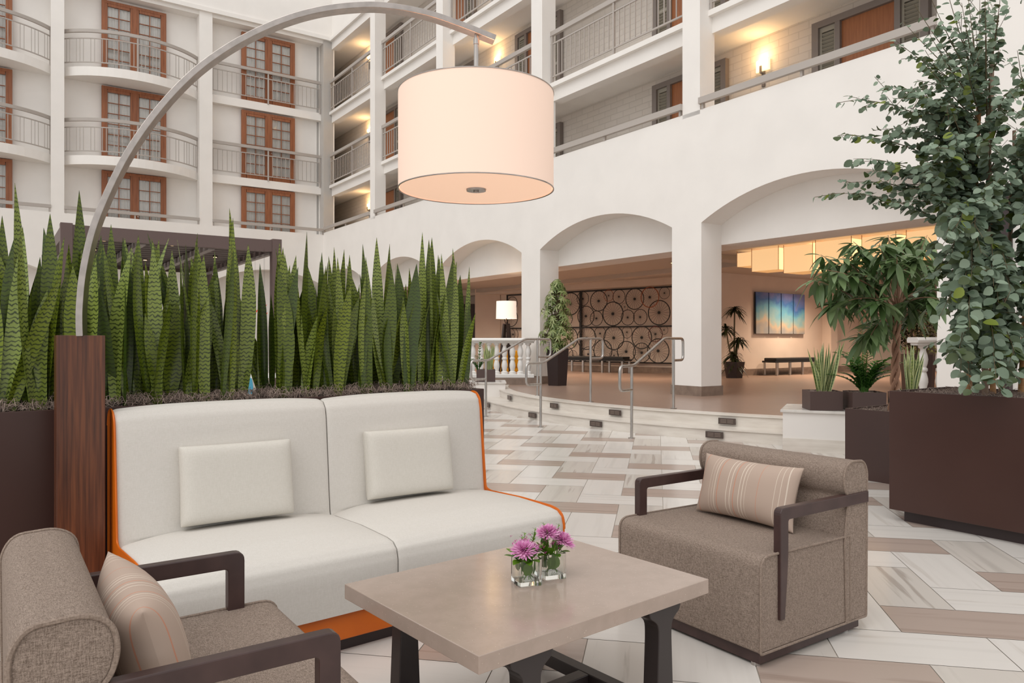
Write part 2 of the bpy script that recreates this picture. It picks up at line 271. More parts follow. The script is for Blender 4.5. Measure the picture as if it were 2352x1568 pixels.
# ------------------------------------------------------------------ mesh builder
class MB:
    def __init__(s): s.v = []; s.f = []; s.mi = []; s.uv = {}; s.sm = []
    def add(s, vs, fs, mi=0, smooth=False, uvs=None):
        b = len(s.v); s.v += [tuple(p) for p in vs]
        for k, f in enumerate(fs):
            if uvs: s.uv[len(s.f)] = [uvs[i] for i in f]
            s.f.append([b+i for i in f]); s.mi.append(mi); s.sm.append(smooth)
        return s
    def box(s, x0, x1, y0, y1, z0, z1, mi=0, mx=None):
        vs = [Vector((x, y, z)) for z in (z0, z1) for y in (y0, y1) for x in (x0, x1)]
        if mx: vs = [mx @ p for p in vs]
        return s.add(vs, [(0, 2, 3, 1), (4, 5, 7, 6), (0, 1, 5, 4), (2, 6, 7, 3), (0, 4, 6, 2), (1, 3, 7, 5)], mi)
    def prism(s, poly, z0, z1, mi=0, axis='z', smooth=False):
        # poly in 2D (ccw); axis = extrusion axis
        def P(a, b, c): return {'z': (a, b, c), 'x': (c, a, b), 'y': (a, c, b)}[axis]
        n = len(poly); vs = [P(a, b, z0) for a, b in poly]+[P(a, b, z1) for a, b in poly]
        s.add(vs, [tuple(range(n))[::-1], tuple(range(n, 2*n))], mi)
        b = len(s.v)-2*n
        for i in range(n):
            j = (i+1) % n; s.f.append([b+i, b+j, b+n+j, b+n+i]); s.mi.append(mi); s.sm.append(smooth)
        return s
    def strip(s, p0, p1, mi=0, smooth=False):   # quads between two polylines
        n = len(p0); b = len(s.v); s.v += [tuple(p) for p in p0]+[tuple(p) for p in p1]
        for i in range(n-1): s.f.append([b+i, b+i+1, b+n+i+1, b+n+i]); s.mi.append(mi); s.sm.append(smooth)
        return s
    def tube(s, pts, r, n=8, closed=False, mi=0, cap=True):
        pts = [Vector(p) for p in pts]; m = len(pts); rs = r if isinstance(r, (list, tuple)) else [r]*m
        up = None; b = len(s.v)
        for i, p in enumerate(pts):
            a = pts[(i-1) % m] if (closed or i > 0) else p; c = pts[(i+1) % m] if (closed or i < m-1) else p
            d = (c-a).normalized()
            if up is None: up = Vector((0, 0, 1)) if abs(d.z) < .9 else Vector((1, 0, 0))
            x = up.cross(d)
            if x.length < 1e-6: x = Vector((1, 0, 0)).cross(d)
            x.normalize(); up = d.cross(x)
            for k in range(n):
                th = 2*math.pi*k/n; s.v.append(tuple(p+(x*math.cos(th)+up*math.sin(th))*rs[i]))
        for i in range(m if closed else m-1):
            j = (i+1) % m
            for k in range(n):
                l = (k+1) % n; s.f.append([b+i*n+k, b+i*n+l, b+j*n+l, b+j*n+k]); s.mi.append(mi); s.sm.append(n > 4)
        if cap and not closed:
            s.f.append([b+k for k in range(n)][::-1]); s.mi.append(mi); s.sm.append(False)
            s.f.append([b+(m-1)*n+k for k in range(n)]); s.mi.append(mi); s.sm.append(False)
        return s
    def rect(s, pts, side, wd, ht, mi=0, nrm=None):   # rectangular bar swept along pts; side=list/const horizontal vector
        pts = [Vector(p) for p in pts]; m = len(pts); b = len(s.v)
        for i, p in enumerate(pts):
            a = pts[max(i-1, 0)]; c = pts[min(i+1, m-1)]; d = (c-a).normalized()
            sd_ = side[i] if isinstance(side, list) else side
            if sd_ is None: sd_ = Vector((d.y, -d.x, 0)).normalized()
            up = d.cross(sd_).normalized()
            for q, e in ((-1, -1), (1, -1), (1, 1), (-1, 1)): s.v.append(tuple(p+sd_*q*wd/2+up*e*ht/2))
        for i in range(m-1):
            for k in range(4):
                l = (k+1) % 4; s.f.append([b+i*4+k, b+i*4+l, b+(i+1)*4+l, b+(i+1)*4+k]); s.mi.append(mi); s.sm.append(False)
        s.f.append([b+3, b+2, b+1, b]); s.mi.append(mi); s.sm.append(False)
        s.f.append([b+(m-1)*4+k for k in range(4)]); s.mi.append(mi); s.sm.append(False)
        return s
    def lathe(s, prof, n=16, c=(0, 0, 0), mi=0, smooth=True, rot=0):
        b = len(s.v); m = len(prof)
        for r, z in prof:
            for k in range(n):
                th = 2*math.pi*k/n+rot; s.v.append((c[0]+r*math.cos(th), c[1]+r*math.sin(th), c[2]+z))
        for i in range(m-1):
            for k in range(n):
                l = (k+1) % n; s.f.append([b+i*n+k, b+i*n+l, b+(i+1)*n+l, b+(i+1)*n+k]); s.mi.append(mi); s.sm.append(smooth)
        if prof[0][0] > 1e-5: s.f.append([b+k for k in range(n)][::-1]); s.mi.append(mi); s.sm.append(False)
        if prof[-1][0] > 1e-5: s.f.append([b+(m-1)*n+k for k in range(n)]); s.mi.append(mi); s.sm.append(False)
        return s
    def obj(s, name, mats, parent=None, loc=None, rotz=0, bevel=0, seg=2, rot=None, fixn=True, ang=40):
        me = bpy.data.meshes.new(name); vs = s.v
        me.from_pydata(vs, [], s.f)
        if not isinstance(mats, (list, tuple)): mats = [mats]
        for q in mats: me.materials.append(M[q] if isinstance(q, str) else q)
        for i, p in enumerate(me.polygons): p.material_index = s.mi[i]; p.use_smooth = s.sm[i]
        if s.uv:
            ul = me.uv_layers.new(name='UVMap').data
            for fi, u in s.uv.items():
                for k, li in enumerate(me.polygons[fi].loop_indices): ul[li].uv = u[k]
        me.update()
        if fixn:
            bm_ = bmesh.new(); bm_.from_mesh(me); bmesh.ops.recalc_face_normals(bm_, faces=bm_.faces[:]); bm_.to_mesh(me); bm_.free()
        if any(s.sm): me.set_sharp_from_angle(angle=R(42))
        o = bpy.data.objects.new(name, me); COL.objects.link(o)
        if parent is not None: o.parent = parent
        if loc is not None: o.location = loc
        o.rotation_euler = rot if rot is not None else (0, 0, rotz)
        if bevel:
            bm = o.modifiers.new('bevel', 'BEVEL'); bm.width = bevel; bm.segments = seg; bm.limit_method = 'ANGLE'; bm.angle_limit = R(ang)
            bm.harden_normals = False
        return o
def tag(o, label=None, cat=None, group=None, kind=None):
    if label: o['label'] = label
    if cat: o['category'] = cat
    if group: o['group'] = group
    if kind: o['kind'] = kind
    return o
def struct(mb, name, mats, **kw):
    o = mb.obj(name, mats, **kw); o['kind'] = 'structure'; return o
def thing(name, label, cat, loc=(0, 0, 0), rotz=0, group=None):
    o = bpy.data.objects.new(name, None); COL.objects.link(o); o.empty_display_size = .1
    o.location = loc; o.rotation_euler = (0, 0, rotz); return tag(o, label, cat, group)
def kids(o): return [c for c in bpy.data.objects if c.parent == o]
def copy_tree(o, parent=None, _cache={}):
    c = o.copy(); COL.objects.link(c)
    if parent is not None: c.parent = parent
    for ch in kids(o):
        copy_tree(ch, c)
    return c
def share(o, loc, parent, rotz=None, name=None):
    c = o.copy(); COL.objects.link(c); c.parent = parent; c.location = loc
    if rotz is not None: c.rotation_euler = (0, 0, rotz)
    return c
def light(name, kind, loc, energy, color=(1, .72, .42), size=.2, rot=(0, 0, 0)):
    l = bpy.data.lights.new(name, kind); l.energy = energy; l.color = color
    if kind == 'POINT': l.shadow_soft_size = size
    if kind == 'AREA': l.size = size
    if kind == 'SPOT': l.spot_size = R(150); l.spot_blend = 1.0; l.shadow_soft_size = size
    o = bpy.data.objects.new(name, l); COL.objects.link(o); o.location = loc; o.rotation_euler = rot; return o
rnd = random.Random(7)

# ================================================================== THE SETTING
# ---- floor of herringbone stone
fl = MB(); fl.box(-22, 24, -9, 34, -.06, -.003, mi=3)
TW = .33; g = .004; ca, sa = math.cos(R(-11)), math.sin(R(-11))
def fp(a, b): return (.4+a*ca-b*sa, .1+a*sa+b*ca, 0.0)
for iy in range(-14, 62):
    for ix in range(-34, 48):
        k = (ix-iy) % 4
        if k not in (0, 3): continue
        x0, y0 = ix*TW, iy*TW
        if k == 0: x1, y1, L, horiz = x0+2*TW, y0+TW, 2*TW, True
        else: x1, y1, L, horiz = x0+TW, y0+2*TW, 2*TW, False
        c = fp((x0+x1)/2, (y0+y1)/2)
        if c[1] < -3 or c[1] > 17 or c[0] < -7 or c[0] > 9 or (c[0]-7.2)**2+(c[1]-15.8)**2 < 7.2**2: continue
        vs = [fp(x0+g/2, y0+g/2), fp(x1-g/2, y0+g/2), fp(x1-g/2, y1-g/2), fp(x0+g/2, y1-g/2)]
        ou, ov = rnd.uniform(0, 60), rnd.uniform(0, 60)
        uv = [(ou, ov), (ou+L, ov), (ou+L, ov+TW), (ou, ov+TW)] if horiz else [(ou, ov+TW), (ou, ov), (ou+L, ov), (ou+L, ov+TW)]
        mi = (2 if iy % 2 == 0 else 0) if horiz else (0 if iy % 2 == 0 else 1)
        fl.add(vs, [(0, 1, 2, 3)], mi, uvs=uv)
o = struct(fl, 'floor', ['tile_white', 'tile_grey', 'tile_taupe', 'grout'], fixn=False)

# ---- raised lobby platform and curved steps
CC = Vector((7.2, 15.8))
def arc(r, a0, a1, n=48): return [(CC.x+r*math.cos(R(a0+(a1-a0)*i/n)), CC.y+r*math.sin(R(a0+(a1-a0)*i/n))) for i in range(n+1)]
far = [tuple(B(u, v).xy) for u, v in ((13, -4), (34, -4), (34, 30), (10.1, 30), (10.1, 15.2))]
pf = MB(); pf.prism(arc(7.32, 168, 275)+far, 0, .296); pf.prism(arc(7.30, 168, 275)+far, .28, .3, mi=1)
struct(pf, 'floor', ['stepstone', 'lobbyfloor'])
st = MB(); A, Bq = arc(7.5, 168, 275), arc(7.28, 168, 275)
st.prism(A+Bq[::-1], 0, .288); st.prism(arc(7.52, 168, 275)+Bq[::-1], .286, .303, mi=0)
A2, B2 = arc(7.88, 172, 262), arc(7.3, 172, 262); st.prism(A2+B2[::-1], 0, .138); st.prism(arc(7.9, 172, 262)+B2[::-1], .136, .152)
struct(st, 'lobby_steps', ['stepstone'])

# ---- garden-side wall with arches (wall A) in the building frame
AR = [(4.81, 8.74), (9.42, 13.38), (14.09, 17.9), (18.6, 22.4), (23.1, 26.7)]
def archpoly(a, b, spring, rise, top, n=24):
    half = (b-a)/2; rr = (half*half+rise*rise)/(2*rise); cz = spring+rise-rr; th = math.asin(half/rr)
    pts = [((a+b)/2+rr*math.sin(th*(1-2*i/n)), cz+rr*math.cos(th*(1-2*i/n))) for i in range(n+1)]
    return [(b, top), (a, top)]+pts[::-1]
wa = MB()
for a, b in AR: wa.prism(archpoly(a, b, 3.31, .49, 5.27), 10.08, 10.61, axis='x')
edges = [(8.74, 9.42), (13.38, 14.09), (17.9, 18.6), (22.4, 23.1)]
for a, b in edges: wa.box(10.08, 10.61, a, b, .3, 5.27)
wa.box(10.08, 10.61, 1.6, 4.81, .0, 14.5); wa.box(10.08, 10.61, 26.7, 27.4, 0, 5.27)
struct(wa, 'wall_right', 'plaster', rotz=A0)
ty = MB(); ty.box(10.61, 11.35, 1.6, 27.4, 2.96, 4.1); struct(ty, 'wall_right', 'plaster', rotz=A0)
bb = MB()
for a, b in edges: bb.box(10.06, 10.63, a-.02, b+.02, .3, .47)
struct(bb, 'baseboard_right', 'greystone', rotz=A0)
UC = [(4.2, 4.81), (8.77, 9.17), (13.3, 13.71), (17.78, 18.15), (22.18, 22.55), (26.7, 27.1)]
cl = MB()
for a, b in UC[1:]: cl.box(10.08, 10.46, a, b, 5.2, 14.5)
struct(cl, 'wall_right_columns', 'plaster', rotz=A0)
LV = [4.30, 7.05, 9.78, 12.51]
for i, z in enumerate(LV):
    s_ = MB()
    if i: s_.box(10.40, 10.66, 4.81, 26.7, z-.38, z-.10); s_.box(10.30, 10.66, 4.81, 26.7, z-.10, z)
    s_.box(10.6, 12, -2, 33, z-.26, z-.01)
    if i == 3: s_.box(10.40, 10.66, 4.81, 26.7, z, 14.5)
    struct(s_, 'ceiling', 'plaster', rotz=A0)
cw = MB(); cw.box(11.5, 11.8, -2, 33, 4.2, 14.5); struct(cw, 'wall_corridor', 'brick', rotz=A0)
ce = MB(); ce.box(10.4, 11.6, 32.4, 32.6, 4.0, 14.5); struct(ce, 'wall_corridor_end', 'corridor_unlit', rotz=A0)  # dark end sheet stands in for the unlit passage beyond

# ---- far wall (wall B)
wb = MB(); VB = 26.7
for a, b in ((-2.45, 1.47), (1.82, 5.74), (6.16, 10.08)): wb.prism(archpoly(a, b, 3.31, .49, 5.2), VB, 27.35, axis='y')
for a, b in ((-12, -2.45), (1.47, 1.82), (5.74, 6.16), (10.08, 10.5)): wb.box(a, b, VB, 27.35, 0, 5.2)
for a, b in ((-2.8, -2.45), (1.47, 1.82), (5.74, 6.16), (10.08, 10.5)): wb.box(a, b, VB, 27.25, 5.2, 14.5)
wb.box(-12, 10.5, 27.35, 27.6, 0, 5.2)
wb.box(-12, 10.5, 27.2, 27.4, 5.2, 14.5)
wb.box(-12, 10.5, 26.62, 27.2, 12.42, 12.56); wb.box(-12, 10.5, 26.75, 27.2, 12.3, 12.42); wb.box(-12, 10.5, 26.7, 27.2, 12.56, 14.5)
wb.box(10.0, 10.55, 27.2, 33, 4.2, 14.5); wb.box(-12, 10.5, 26.69, 27.2, 12.57, 14.6); wb.box(10.08, 12, 26.7, 27.2, 12.6, 14.6)
struct(wb, 'wall_far', 'plaster', rotz=A0)
# skylight side: high walls out of frame on the other two sides of the court
def bow(a, b, v0, sag, n=20):
    half = (b-a)/2; rr = (half*half+sag*sag)/(2*sag); c = v0-sag+rr; th = math.asin(half/rr)
    return [((a+b)/2+rr*math.sin(th*(2*i/n-1)), c-rr*math.cos(th*(2*i/n-1))) for i in range(n+1)]
BAYS = [(-2.45, 1.47, .9), (1.82, 5.74, .9), (6.16, 10.08, 0)]
for z in (7.02, 9.77):
    for a, b, sag in BAYS:
        s_ = MB(); line = bow(a, b, 27.0, sag) if sag else [(a, 26.98), (b, 26.98)]
        s_.prism(line+[(b, 27.25), (a, 27.25)], z-.28, z-.0)
        struct(s_, 'balcony_slab', 'plaster', rotz=A0)

# ---- railings: every railing a thing with its rails and balusters as parts
balm = MB(); balm.box(-.009, .009, -.009, .009, 0, .73)
BALPROTO = []
def railing(a, b, line0, z, side, label, group, upper=True):
    """line0(t)->(u,v) for t in 0..1 ; z = floor"""
    mid = B(*line0(.5), z); root = thing('balcony_railing', label, 'railing', mid, A0, group)
    def loc(t, dz): u, v = line0(t); m = line0(.5); return Vector((u-m[0], v-m[1], dz))
    n = 24; Ls = [loc(i/n, 0) for i in range(n+1)]
    def bar(dz, wd, ht, name, mt='rail'):
        m = MB(); m.rect([p+Vector((0, 0, dz)) for p in Ls], None, wd, ht); return m.obj(name, mt, root)
    bar(1.11, .07, .10, 'top_rail')
    if not upper: return root
    bar(.88, .03, .03, 'upper_bar'); bar(.14, .03, .03, 'lower_bar')
    L = sum((Ls[i+1]-Ls[i]).length for i in range(n)); nb = int(L/.152)
    for i in range(nb):
        t = (i+.5)/nb
        if BALPROTO: share(BALPROTO[0], loc(t, .14), root)
        else: BALPROTO.append(balm.obj('baluster', 'rail', root, loc(t, .14)))
    for t in (.0+.01, .5, .99):
        p = MB(); p.box(-.025, .025, -.02, .02, -.02, 1.08); p.obj('post', 'rail', root, loc(t, 0))
    return root
places = ['leftmost bay, cut by the photo edge', 'second bay from the left', 'flat bay nearest the inside corner']
for zi, z in enumerate((7.02, 9.77)):
    for bi, (a, b, sag) in enumerate(BAYS):
        def ln(t, a=a, b=b, sag=sag):
            if not sag: return (a+(b-a)*t, 26.96)
            pts = bow(a, b, 27.0, sag-.04, 40); return pts[min(int(t*40+.5), 40)]
        lv = ('lower' if zi == 0 else 'upper')
        railing(a, b, ln, z, 0, '%s grey %s railing on the far wall, %s' % (lv, 'curved' if sag else 'straight', places[bi]), 'railings on the far wall')
for bi, (a, b, sag) in enumerate(BAYS):     # level above the arcade: only a rail over the solid parapet
    root = thing('parapet_rail', 'flat grey rail on the far parapet, '+places[bi], 'railing', B((a+b)/2, 26.72, 5.2), A0, 'parapet rails on the far wall')
    m = MB(); m.box(-(b-a)/2, (b-a)/2, -.05, .02, .12, .22); m.obj('top_rail', 'rail', root)
    for q in (-.98, 0, .98): m = MB(); m.box(q*(b-a)/2-.02, q*(b-a)/2+.02, -.03, .0, 0, .13); m.obj('post', 'rail', root)
bayname = ['bay beside the right-hand white pier', 'bay right of the drum lamp shade', 'bay behind the drum lamp shade', 'bay left of the drum lamp shade', 'last bay before the inside corner']
bays = [(4.81, 8.77), (9.17, 13.3), (13.71, 17.78), (18.15, 22.18), (22.55, 26.7)]
for bi, (a, b) in enumerate(bays):
    root = thing('parapet_rail', 'wide grey rail above the solid white parapet, '+bayname[bi], 'railing', B(10.1, (a+b)/2, 5.27), A0, 'parapet rails above the arches')
    m = MB(); m.box(-.07, .0, -(b-a)/2, (b-a)/2-(.1 if bi == 4 else 0), .09, .20); m.obj('top_rail', 'rail', root)
    for q in (-.97, 0, .97): m = MB(); m.box(-.03, .02, q*(b-a)/2-.02, q*(b-a)/2+.02, 0, .1); m.obj('post', 'rail', root)
    for li, z in enumerate(LV[1:3]):
        if li == 1 and bi < 1: continue
        railing(a, b, lambda t, a=a, b=b: (10.34, a+(b-a)*t), z, 0, 'grey railing, %s gallery floor, %s' % (('middle', 'top')[li], bayname[bi]), 'gallery railings')

# ---- french doors on the far wall
def french_door():
    root = bpy.data.objects.new('door_1', None); COL.objects.link(root); root['kind'] = 'structure'
    W_, Hh = 1.9, 2.4
    m = MB(); m.box(-W_/2, -W_/2+.09, -.05, .05, 0, Hh); m.box(W_/2-.09, W_/2, -.05, .05, 0, Hh); m.box(-W_/2+.09, W_/2-.09, -.05, .05, Hh-.09, Hh); m.box(-.05, .05, -.055, .05, 0, Hh-.09)
    m.obj('frame', 'doorwood', root)
    for sx_ in (-1, 1):
        x0, x1 = (-W_/2+.09, -.05) if sx_ < 0 else (.05, W_/2-.09)
        m = MB(); m.box(x0, x0+.075, -.04, .02, 0, Hh-.09); m.box(x1-.075, x1, -.04, .02, 0, Hh-.09); m.box(x0+.09, x1-.09, -.04, .02, Hh-.18, Hh-.09); m.box(x0+.09, x1-.09, -.04, .02, 0, .2)
        xm = (x0+x1)/2; m.box(xm-.010, xm+.010, -.035, .01, .2, Hh-.18)
        for k in range(1, 6): z = .2+k*(Hh-.38)/6; m.box(x0+.09, x1-.09, -.034, .009, z-.010, z+.010)
        leaf = m.obj('door_leaf', 'doorwood', root)
        g_ = MB(); g_.box(x0+.09, x1-.09, -.008, -.002, .2, Hh-.18); g_.obj('pane', 'glass', leaf)
        if sx_ > 0: h = MB(); h.lathe([(.001, 0), (.022, .01), (.022, .03), (.001, .04)], 10); hh = h.obj('door_knob', 'metal', leaf, (x0+.045, -.04, 1.0), rot=(R(90), 0, 0))
        c = MB(); npt = 60; a_ = []; b_2 = []
        for i in range(npt+1):
            t = i/npt; x = x0+.02+(x1-x0-.04)*t; y = .07+.018*math.sin(t*38)+.008*math.sin(t*91); a_.append((x, y, .02)); b_2.append((x, y, Hh-.1))
        c.strip(a_, b_2, smooth=True); c.obj('curtain', 'curtain', root, fixn=False)
    return root
fd = french_door(); first = True; dn = 1
for z in (4.32, 7.03, 9.78):
    for u in (-.45, 3.82, 8.17):
        o = fd if first else copy_tree(fd); first = False; o.name = 'door_%d' % dn; dn += 1
        o.location = B(u, 27.09, z); o.rotation_euler = (0, 0, A0)

# ---- corridor doors with louvred side shutters
def gallery_door():
    root = bpy.data.objects.new('door', None); COL.objects.link(root); root['kind'] = 'structure'
    # local: x out of wall toward court is -x ; y along the corridor
    m = MB()
    for a, b in ((-.96, -.84), (-.54, -.45), (.45, .54), (.84, .96)): m.box(-.10, .0, a, b, 0, 2.32)
    m.box(-.104, 0, -.845, .845, 2.21, 2.318); m.obj('frame', 'greyframe', root)
    d_ = MB(); d_.box(-.04, .0, -.45, .45, 0, 2.21); d = d_.obj('door_panel', 'slabdoor', root)
    k = MB(); k.lathe([(.02, 0), (.025, .02), (.012, .05)], 8); k.obj('door_handle', 'metal', d, (-.04, -.38, 1.0), rot=(0, R(-90), 0))
    for s0 in (-1, 1):
        c = s0*.69; m = MB(); m.box(-.05, -.01, c-.15, c-.11, .0, 2.21); m.box(-.05, -.01, c+.11, c+.15, 0, 2.21); m.box(-.05, -.01, c-.11, c+.11, 2.13, 2.21); m.box(-.05, -.01, c-.11, c+.11, 1.03, 1.12)
        for q in range(34):
            z = .1+q*.062
            if z > 2.1: break
            mm = Matrix.Translation((-.03, c, z)) @ Matrix.Rotation(R(35), 4, 'Y'); m.box(-.03, .03, -.11, .11, -.004, .004, mx=mm)
        m.obj('shutter', 'shutter', root)
    return root
gd = gallery_door(); first = True
for z in LV[:3]:
    for v in (6.52, 10.25, 15.27, 19.25, 23.95):
        o = gd if first else copy_tree(gd); first = False; o.name = 'door_%d' % dn; dn += 1
        o.location = B(11.49, v, z); o.rotation_euler = (0, 0, A0)

# ---- wall sconces in the galleries (lit)
def sconce(lab, loc):
    r = thing('wall_sconce', lab, 'wall light', loc, A0, 'gallery wall sconces')
    m = MB(); m.prism([(-.06, -.13), (-.09, -.05), (-.09, .05), (-.06, .13), (-.02, .14), (-.02, -.14)], 0, .2); m.obj('glass_shade', 'sconce', r)
    m = MB(); m.box(-.03, 0, -.03, .03, -.28, .18); m.box(-.11, -.09, -.02, .02, -.02, .08); m.box(-.11, -.0, -.02, .02, -.05, -.02); m.obj('bracket', 'greyframe', r)
    return r
for li, z in enumerate(LV[:3]):
    for vi, v in enumerate((8.51, 17.17, 25.75)):
        if (li, vi) == (2, 0): continue
        sconce('glowing wall sconce, %s gallery floor, %s' % (('lowest', 'middle', 'top')[li], ('nearest the big round-leaf tree', 'behind the drum lamp shade', 'in the dark last bay by the corner')[vi]), B(11.5, v, z+1.85))
        light('gallery_sconce_light', 'POINT', B(11.3, v, z+2.12), 10, (1, .62, .28), .06)

# ---- pergola
pg = thing('pergola', 'dark brown slatted pergola with small downlights behind the snake plants', 'pergola', B(.9, 12.85), A0)
PW, PD = 3.1, 4.9
for x, y in ((0, 0), (PW, 0), (0, PD), (PW, PD)):
    m = MB(); m.box(x-.08, x+.08, y-.08, y+.08, 0, 3.0); m.obj('post', 'pergola', pg, bevel=.006)
for nme, bx in (('front_beam', (0.08, PW-.08, -.06, .06)), ('back_beam', (.08, PW-.08, PD-.06, PD+.06)), ('side_beam', (-.06, .06, .08, PD-.08)), ('side_beam', (PW-.06, PW+.06, .08, PD-.08))):
    m = MB(); m.box(*bx, 2.78, 2.98); m.obj(nme, 'pergola', pg)
for k in (1, 2):
    m = MB(); m.box(PW*k/3-.05, PW*k/3+.05, .08, PD-.08, 2.76, 2.86); m.obj('cross_beam', 'pergola_rail', pg)
m = MB(); m.box(PW-.10, PW-.02, .08, PD-.08, 2.74, 2.78); m.obj('side_trim', 'pergola_rail', pg)
for k in range(14):
    y = .2+k*(PD-.4)/13; m = MB(); m.box(.08, PW-.08, y-.12, y+.12, 2.88, 2.91); s1 = m.obj('roof_slat', 'pergola_slat', pg)
    m = MB(); m.box(.08, PW-.08, y+.12, y+.14, 2.86, 2.93); m.obj('slat_edge', 'pergola_rail', s1)
m = MB(); m.box(-.05, .0, .1, PD-.1, .0, 2.6); m.obj('side_panel', 'pergola', pg)
for k, (x, y) in enumerate([(.55, .5), (1.55, .5), (2.55, .5), (.55, 1.9), (1.55, 1.9), (2.55, 1.9), (.55, 3.2), (1.55, 3.2), (2.55, 3.2)]):
    m = MB(); m.lathe([(.045, 0), (.045, .03)], 12, (x, y, 2.84)); dl = m.obj('downlight', 'trim_dark', pg)
    m = MB(); m.lathe([(.001, 0), (.032, .0), (.032, .004)], 12, (x, y, 2.834)); m.obj('lamp', 'bulb', dl)
bp_ = MB(); bp_.box(-5.0, .2, -.1, .1, 0, 2.5); tag(bp_.obj('screen_panel', 'pergola', loc=B(.2, 14.5), rotz=A0, bevel=.01), 'plain dark brown screen panel left of the pergola', 'screen')

# ================================================================== LOBBY BEHIND THE ARCHES
lc = MB(); lc.box(11.35, 34, -4, 30, 3.12, 3.4); struct(lc, 'ceiling', 'ceiling', rotz=A0)
# beams under the lobby ceiling
cbm = MB(); cbm.box(14.2, 14.6, 4, 26, 3.0, 3.12); cbm.box(11.35, 16.4, 10.6, 11.0, 3.02, 3.12); struct(cbm, 'trim_1', 'ceiling', rotz=A0)
WP = Vector((4.75, 22.318)); WD = Vector((-.76, .65)).normalized(); WN = Vector((-WD.y, WD.x))   # bicycle wall
if WN.dot(WP) < 0: WN = -WN
BWA = math.atan2(WD.y, WD.x)
bw = MB(); bw.box(-1.9, 13, 0, .2, .3, 3.2); 
def wallobj(mb, name, mt, P, ang, **k): return struct(mb, name, mt, loc=(P.x, P.y, 0), rotz=ang, **k)
# local x along WD, local y = rotated +90 deg; WD points left so the room is on local +y side => shift
def Wl(mb, name, mt): return struct(mb, name, mt, loc=(WP.x, WP.y, 0), rotz=BWA)
bw = MB(); bw.box(-1.95, 13, -.25, -.0, .3, 3.15); Wl(bw, 'wall_bicycle', 'plaster_warm')
bw = MB(); bw.box(-1.95, 13, -.0, .04, .3, .47); Wl(bw, 'baseboard_bicycle', 'greystone')
bw = MB(); bw.box(-1.95, 13, 0, .5, 2.92, 3.15); Wl(bw, 'trim_2', 'plaster_warm')
wd = MB(); wd.box(15.9, 34, 13.4, 13.6, .3, 3.15); wd.box(20.95, 21.3, 13.1, 13.4, .3, 3.15); wd.box(23.0, 23.3, 13.1, 13.4, .3, 3.15); struct(wd, 'wall_picture', 'plaster_warm', rotz=A0)
wd = MB(); wd.box(15.9, 34, 13.36, 13.4, .3, .48); struct(wd, 'baseboard_picture', 'greystone', rotz=A0)
wd = MB(); wd.box(28.5, 28.8, -4, 13.4, .3, 3.15); struct(wd, 'wall_lobby_end', 'plaster_warm', rotz=A0)
wn_ = MB(); wn_.box(28.42, 28.5, 4.5, 11.2, .9, 2.8); struct(wn_, 'lobby_glow_panel', 'end_glow', rotz=A0)  # glowing panel added to make the open lobby end bright
wd = MB(); wd.box(19.0, 19.5, 9.35, 9.85, .3, 3.15); struct(wd, 'lobby_pillar', 'pergola', rotz=A0)
wd = MB(); p1 = at(1120, 700, 27); p2 = at(1092, 700, 27); wd.box(0, .9, -.3, 0, .3, 3.15); struct(wd, 'pilaster', 'plaster_warm', loc=(p2.x, p2.y, 0), rotz=0)
wd = MB(); wd.box(-1.2, 0, -.12, 0, .3, 2.6); struct(wd, 'door_%d' % dn, 'trim_dark', loc=(p2.x-.02, p2.y, 0), rotz=0); dn += 1
wd = MB(); wd.box(-8, 0, .0, .2, .3, 3.15); struct(wd, 'wall_lobby_left', 'plaster_warm', loc=(p2.x+2.4, p2.y+.8, 0), rotz=0)
for u, v, e in ((12.9, 8.4, 120), (19.0, 12.2, 110), (13.6, 19.6, 60), (13.4, 13.6, 70), (13.5, 16.5, 70), (18.0, 10.5, 90), (23, 10, 120), (12.6, 20, 40), (15.5, 6, 60)):
    light('lobby_fill_spot', 'SPOT', B(u, v, 3.08), e*6.0, (1, .76, .56), .2)  # fill spots added to brighten the lobby, apart from its fixtures
for u, v, wl in ((13.2, 12.3, 'above the umbrella plant'), (14.9, 14.6, 'nearest the bicycle wheels'), (13.6, 10.9, 'left of the glowing boxes')):
    r = thing('recessed_downlight', 'small round recessed light in the lobby ceiling, '+wl, 'ceiling light', B(u, v, 3.115), 0, 'recessed lobby lights')
    m = MB(); m.lathe([(.07, -.012), (.07, .0)], 16); m.obj('trim_ring', 'metal', r); m = MB(); m.lathe([(.05, -.016), (.05, -.010)], 16); m.obj('lens', 'bulb', r)

# chandelier of lit boxes
ch = thing('box_chandelier', 'cluster of glowing parchment boxes under the lobby ceiling', 'chandelier', B(12.95, 8.08, 3.11), A0)
cfg = [(-.1, 1.75, .42, .36, .28), (.28, 1.35, .4, .4, .34), (-.2, 1.15, .5, .62, .42), (.3, .75, .55, .5, .46), (-.15, .45, .5, .62, .5), (.25, .0, .5, .6, .36), (-.25, -.35, .55, .7, .46), (.3, -.75, .5, .6, .42), (-.15, -1.15, .6, .6, .5), (.3, -1.6, .5, .6, .4), (-.2, -1.9, .5, .55, .34)]
for k, (x, y, sx_, sy_, hh) in enumerate(cfg):
    m = MB(); m.box(x-sx_/2, x+sx_/2, y-sy_/2, y+sy_/2, -hh-.04, -.04); m.mi = [2, 1, 1, 0, 0, 0]; bxo = m.obj('lit_box', ['box_lit', 'box_lit2', 'box_lit3'], ch, fixn=False)  # shading painted per face: near side brighter, underside dimmer
    for a in (-1, 1):
        for b in (-1, 1): m = MB(); m.box(x+a*sx_/2-.004, x+a*sx_/2+.004, y+b*sy_/2-.004, y+b*sy_/2+.004, -hh-.045, -.0); m.obj('box_edge', 'stake', bxo)

